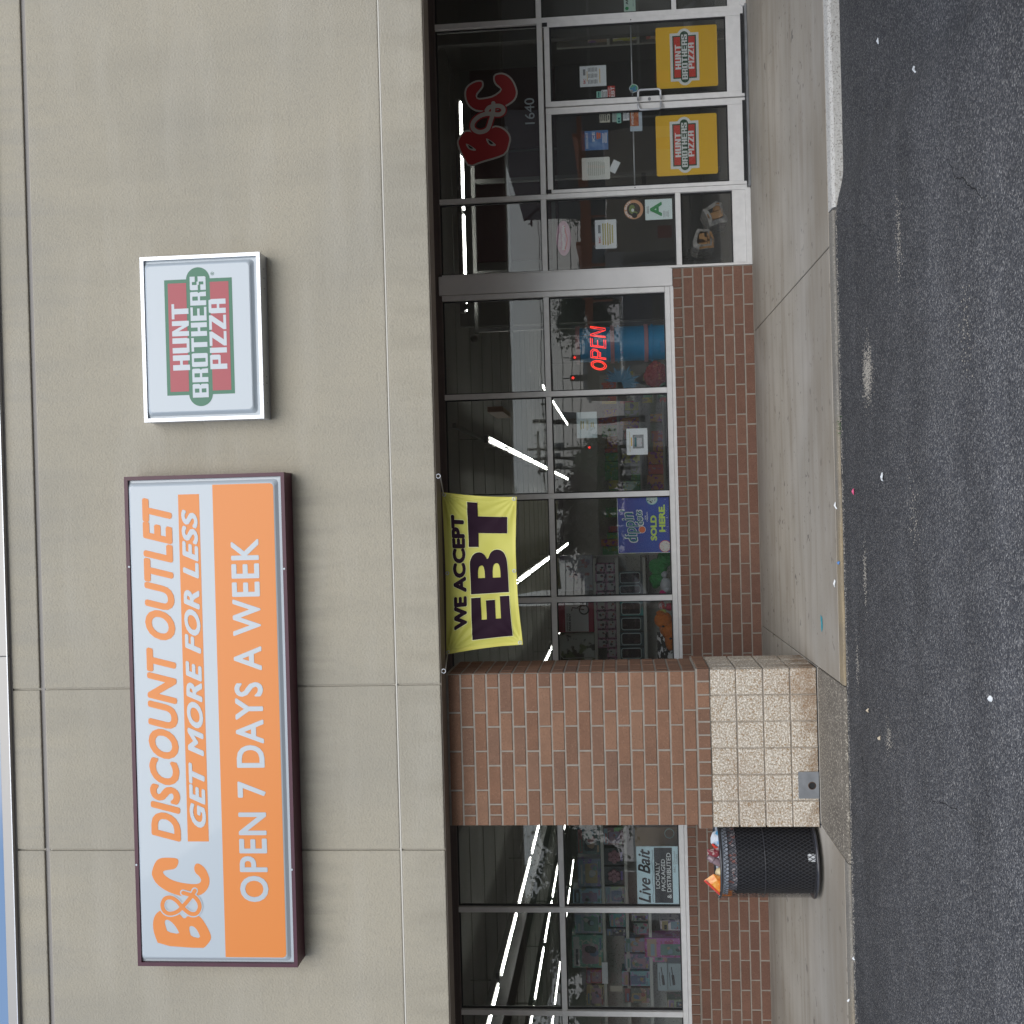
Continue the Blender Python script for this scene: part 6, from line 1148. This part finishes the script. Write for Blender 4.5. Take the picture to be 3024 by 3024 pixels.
for x in (3.1, 4.6, 6.0, 7.47): MB().box(x-.03, x+.03, -9.5, -6.3, 1.86, 1.939).build('rack_crossbar', M['rack_orange'], tr); [MB().box(x-.02, x+.02, y_-.02, y_+.02, 1.45, 1.859).build('rack_post', M['rack_orange'], tr) for y_ in (-8.95, -7.2)]
MB().box(7.455, 7.47, -8.3, -8.1, .85, .92).build('handle', M['rubber_black'], tr)
tr.rotation_euler = (0, 0, math.pi/2)
bt = vehicle('added_box_truck', 'dark grey box truck added beyond the work van to darken the door glass', 'truck', 3.6, 11.6, -9.4, 2.7, [(0, .4), (1, .4), (1, 3.5), (.27, 3.5), (.26, 2.3), (.17, 2.25), (.09, 1.3), (.01, 1.15)], [[(.11, 1.35), (.18, 2.1), (.24, 2.1), (.24, 1.35)]], P('truck_grey', (.045, .042, .045), rough=.45), wr=.45)  # tall dark body added out of view to darken the right door's reflection
for z_ in (.9, 1.7, 2.5): MB().box(11.6, 11.62, -10.65, -8.15, z_, z_+.04).build('door_bar', M['dull_metal'], bt)
bt.location.x = 7.75; bt.rotation_euler = (0, 0, math.pi/2)
bc = vehicle('parked_car', 'navy hatchback parked tail-in between the van and the camera', 'car', 1.1, 5.3, -8.1, 1.62, [(0, .28), (1, .28), (1, .95), (.92, 1.45), (.45, 1.5), (.28, 1.0), (.02, .82)], [[(.33, 1.02), (.47, 1.42), (.66, 1.42), (.66, 1.0)], [(.68, 1.0), (.68, 1.42), (.88, 1.38), (.93, 1.0)]], blue_paint)
bc.rotation_euler = (0, 0, math.pi/2)
vehicle('parked_car', 'black saloon parked left behind the camera', 'car', -3.2, 1.3, -12.6, 1.8, [(0, .28), (1, .28), (1, .9), (.86, 1.0), (.72, 1.42), (.42, 1.45), (.26, .98), (.02, .8)], [[(.31, 1.0), (.44, 1.38), (.56, 1.38), (.56, 1.0)], [(.58, 1.0), (.58, 1.38), (.70, 1.36), (.80, 1.0)]], dark_paint)
pole_m = P('pole_wood', (.06, .045, .04), rough=.9)
for i, (v, utop, d) in enumerate(((1249, 1575, 45), (1327, 1560, 62), (1360, 1570, 78), (1390, 1590, 95), (620, 1540, 70))):
    x, z = Mr(utop, v, d); t = empty('utility_pole', (x, -d, -.2)); tag(t, ['nearest wooden utility pole across the road', 'second wooden utility pole across the road', 'third wooden utility pole across the road', 'farthest wooden utility pole across the road', 'lone wooden utility pole behind the van'][i], 'utility pole')
    MB().tube([(x, -d, -.3), (x, -d, z)], [.20, .13], 10).build('shaft', pole_m, t)
    MB().box(x-1.3, x+1.3, -d-.06, -d+.06, z-.9, z-.75).build('crossarm', pole_m, t)
    for q in (-1.1, -.5, .5, 1.1): MB().tube([(x+q, -d, z-.75), (x+q, -d, z-.55)], .05, 6).build('insulator', M['gasket'], t)
    MB().tube([(x+.35, -d-.1, z-2.6), (x+.35, -d-.1, z-1.7)], .22, 10).build('transformer', M['dull_metal'], t)
for i, (u0, u1) in enumerate(((1585, 1600), (1612, 1622), (1640, 1650), (1700, 1690), (1675, 1668))):
    d = 50; a, b = Mr(u0, 500, d), Mr(u1, 3100, d); pts = [(a[0]+(b[0]-a[0])*k/16, -d, a[1]+(b[1]-a[1])*k/16-.5*math.sin(math.pi*k/16)) for k in range(17)]
    tag(MB().tube(pts, .028, 5).build('overhead_wire', M['gasket'], wl=pts[0]), ['topmost overhead wire across the road', 'second overhead wire across the road', 'third overhead wire across the road', 'lowest overhead wire, carrying the traffic lights', 'fourth overhead wire across the road'][i], 'wire')
for i, (u, v) in enumerate(((1695, 1052), (1693, 1115), (1740, 1319))):
    d = 50; x, z = Mr(u, v, d); t = empty('traffic_light', (x, -d, z+.4)); tag(t, ['traffic light showing red, right of the hanging pair', 'traffic light showing red, left of the hanging pair', 'lower traffic light showing red by the poles'][i], 'traffic light')
    MB().box(x-.17, x+.17, -d-.1, -d+.12, z-.85, z+.2).build('housing', M['gasket'], t); MB().tube([(x, -d+.121, z), (x, -d+.15, z)], .085, 14).build('red_lens', M['redlamp'], t)
    for q in (.33, .64): MB().tube([(x, -d+.121, z-q), (x, -d+.14, z-q)], .11, 14).build('dark_lens', M['black_print'], t)
    MB().tube([(x, -d, z+.2), (x, -d, z+.75)], .03, 6).build('hanger', M['gasket'], t)
def tree(x, y, h, r_, mt, label, n=900, seed=1):
    rnd = random.Random(seed); t = empty('tree', (x, y, -.2)); tag(t, label, 'tree')
    s = MB(); s.tube([(x, y, -.3), (x+.1, y, h*.35), (x, y, h*.7)], [.28, .2, .08], 8)
    for q in range(5): a = rnd.uniform(0, 6.3); s.tube([(x, y, h*(.3+.08*q)), (x+math.cos(a)*r_*.6, y+math.sin(a)*r_*.6, h*(.5+.09*q))], [.10, .03], 6)
    s.build('trunk', pole_m, t); f_ = MB(); cl = [(rnd.gauss(0, r_*.42), rnd.gauss(0, r_*.42), rnd.uniform(.38, .95)*h, rnd.uniform(.25, .5)*r_) for _ in range(14)]
    for q in range(n):
        c_ = rnd.choice(cl); p = Vector((x+c_[0]+rnd.gauss(0, c_[3]*.55), y+c_[1]+rnd.gauss(0, c_[3]*.55), c_[2]+rnd.gauss(0, c_[3]*.5))); sz_ = rnd.uniform(.06, .13)
        a = Vector((rnd.uniform(-1, 1), rnd.uniform(-1, 1), rnd.uniform(-1, 1))).normalized()*sz_; b = a.cross(Vector((rnd.uniform(-1, 1), rnd.uniform(-1, 1), rnd.uniform(-1, 1)))).normalized()*sz_*.7
        f_.add([p-a, p+b, p+a, p-b], [(0, 1, 2, 3)])
    for c_ in cl:
        k0 = len(f_.v); bmq = bmesh.new(); bmesh.ops.create_icosphere(bmq, subdivisions=2, radius=1)
        vv = [(x+c_[0]+q.co.x*c_[3]*.8*rnd.uniform(.75, 1.1), y+c_[1]+q.co.y*c_[3]*.8*rnd.uniform(.75, 1.1), c_[2]+q.co.z*c_[3]*.7*rnd.uniform(.75, 1.1)) for q in bmq.verts]
        f_.add(vv, [tuple(v.index for v in q.verts) for q in bmq.faces]); bmq.free()
    f_.build('crown', mt, t)
gl_ = P('leaf_green', (.05, .085, .03), rough=.8); rl = P('leaf_purple', (.06, .02, .025), rough=.8)
for i, (v, d, h, r_, mt, lab) in enumerate(((1545, 36, 5.0, 2.2, rl, 'dark purple-leaved tree across the car park'), (900, 55, 4.6, 2.6, gl_, 'green tree right of the traffic lights'), (1420, 60, 4.2, 2.8, gl_, 'green tree behind the poles'), (2740, 32, 6.6, 2.6, gl_, 'tall green tree far left across the car park'), (2560, 40, 5.6, 2.6, gl_, 'green tree left of the purple one'), (2050, 70, 5.5, 3.5, gl_, 'broad green tree in the distance'), (560, 62, 5.2, 2.6, gl_, 'green tree behind the van'))):
    x, _z = Mr(1700, v, d); tree(x, -d, h, r_, mt, lab, 5500, i+1)
for i, (va, vb, d, ut, col, lab) in enumerate(((1150, 1010, 90, 1735, (.30, .24, .17), 'low tan building across the road'), (2330, 1650, 110, 1752, (.20, .19, .16), 'long grey-brown building across the road'), (840, 480, 100, 1748, (.28, .28, .27), 'pale low building behind the van'), (3400, 2700, 90, 1742, (.28, .13, .10), 'red brick building at the far left across the road'))):
    xa, xb = Mr(ut, va, d)[0], Mr(ut, vb, d)[0]; z = Mr(ut, va, d)[1]; t = empty('distant_building', ((xa+xb)/2, -d-5, -.2)); tag(t, lab, 'building')
    MB().box(xa, xb, -d-12, -d, -.3, z).build('walls', mat('building_wall', col, .9), t); MB().box(xa-.3, xb+.3, -d-12.3, -d+.3, z+.001, z+.4).build('roof', M['coping'], t)
    n_ = max(2, int(abs(xb-xa)/3.5))
    for q in range(n_): xx = xa+(xb-xa)*(q+.5)/n_; MB().box(xx-.8, xx+.8, -d+.002, -d+.06, .8, 2.4).build('window', M['car_glass'], t)
gs = MB(); gs.add([(-150, -28, -.150), (150, -28, -.150), (150, -34, -.146), (-150, -34, -.146)], [(0, 1, 2, 3)]); tag(gs.build('grass_verge', P('grass', (.06, .09, .03), rough=.95, noise=(2, .5))), kind='structure')
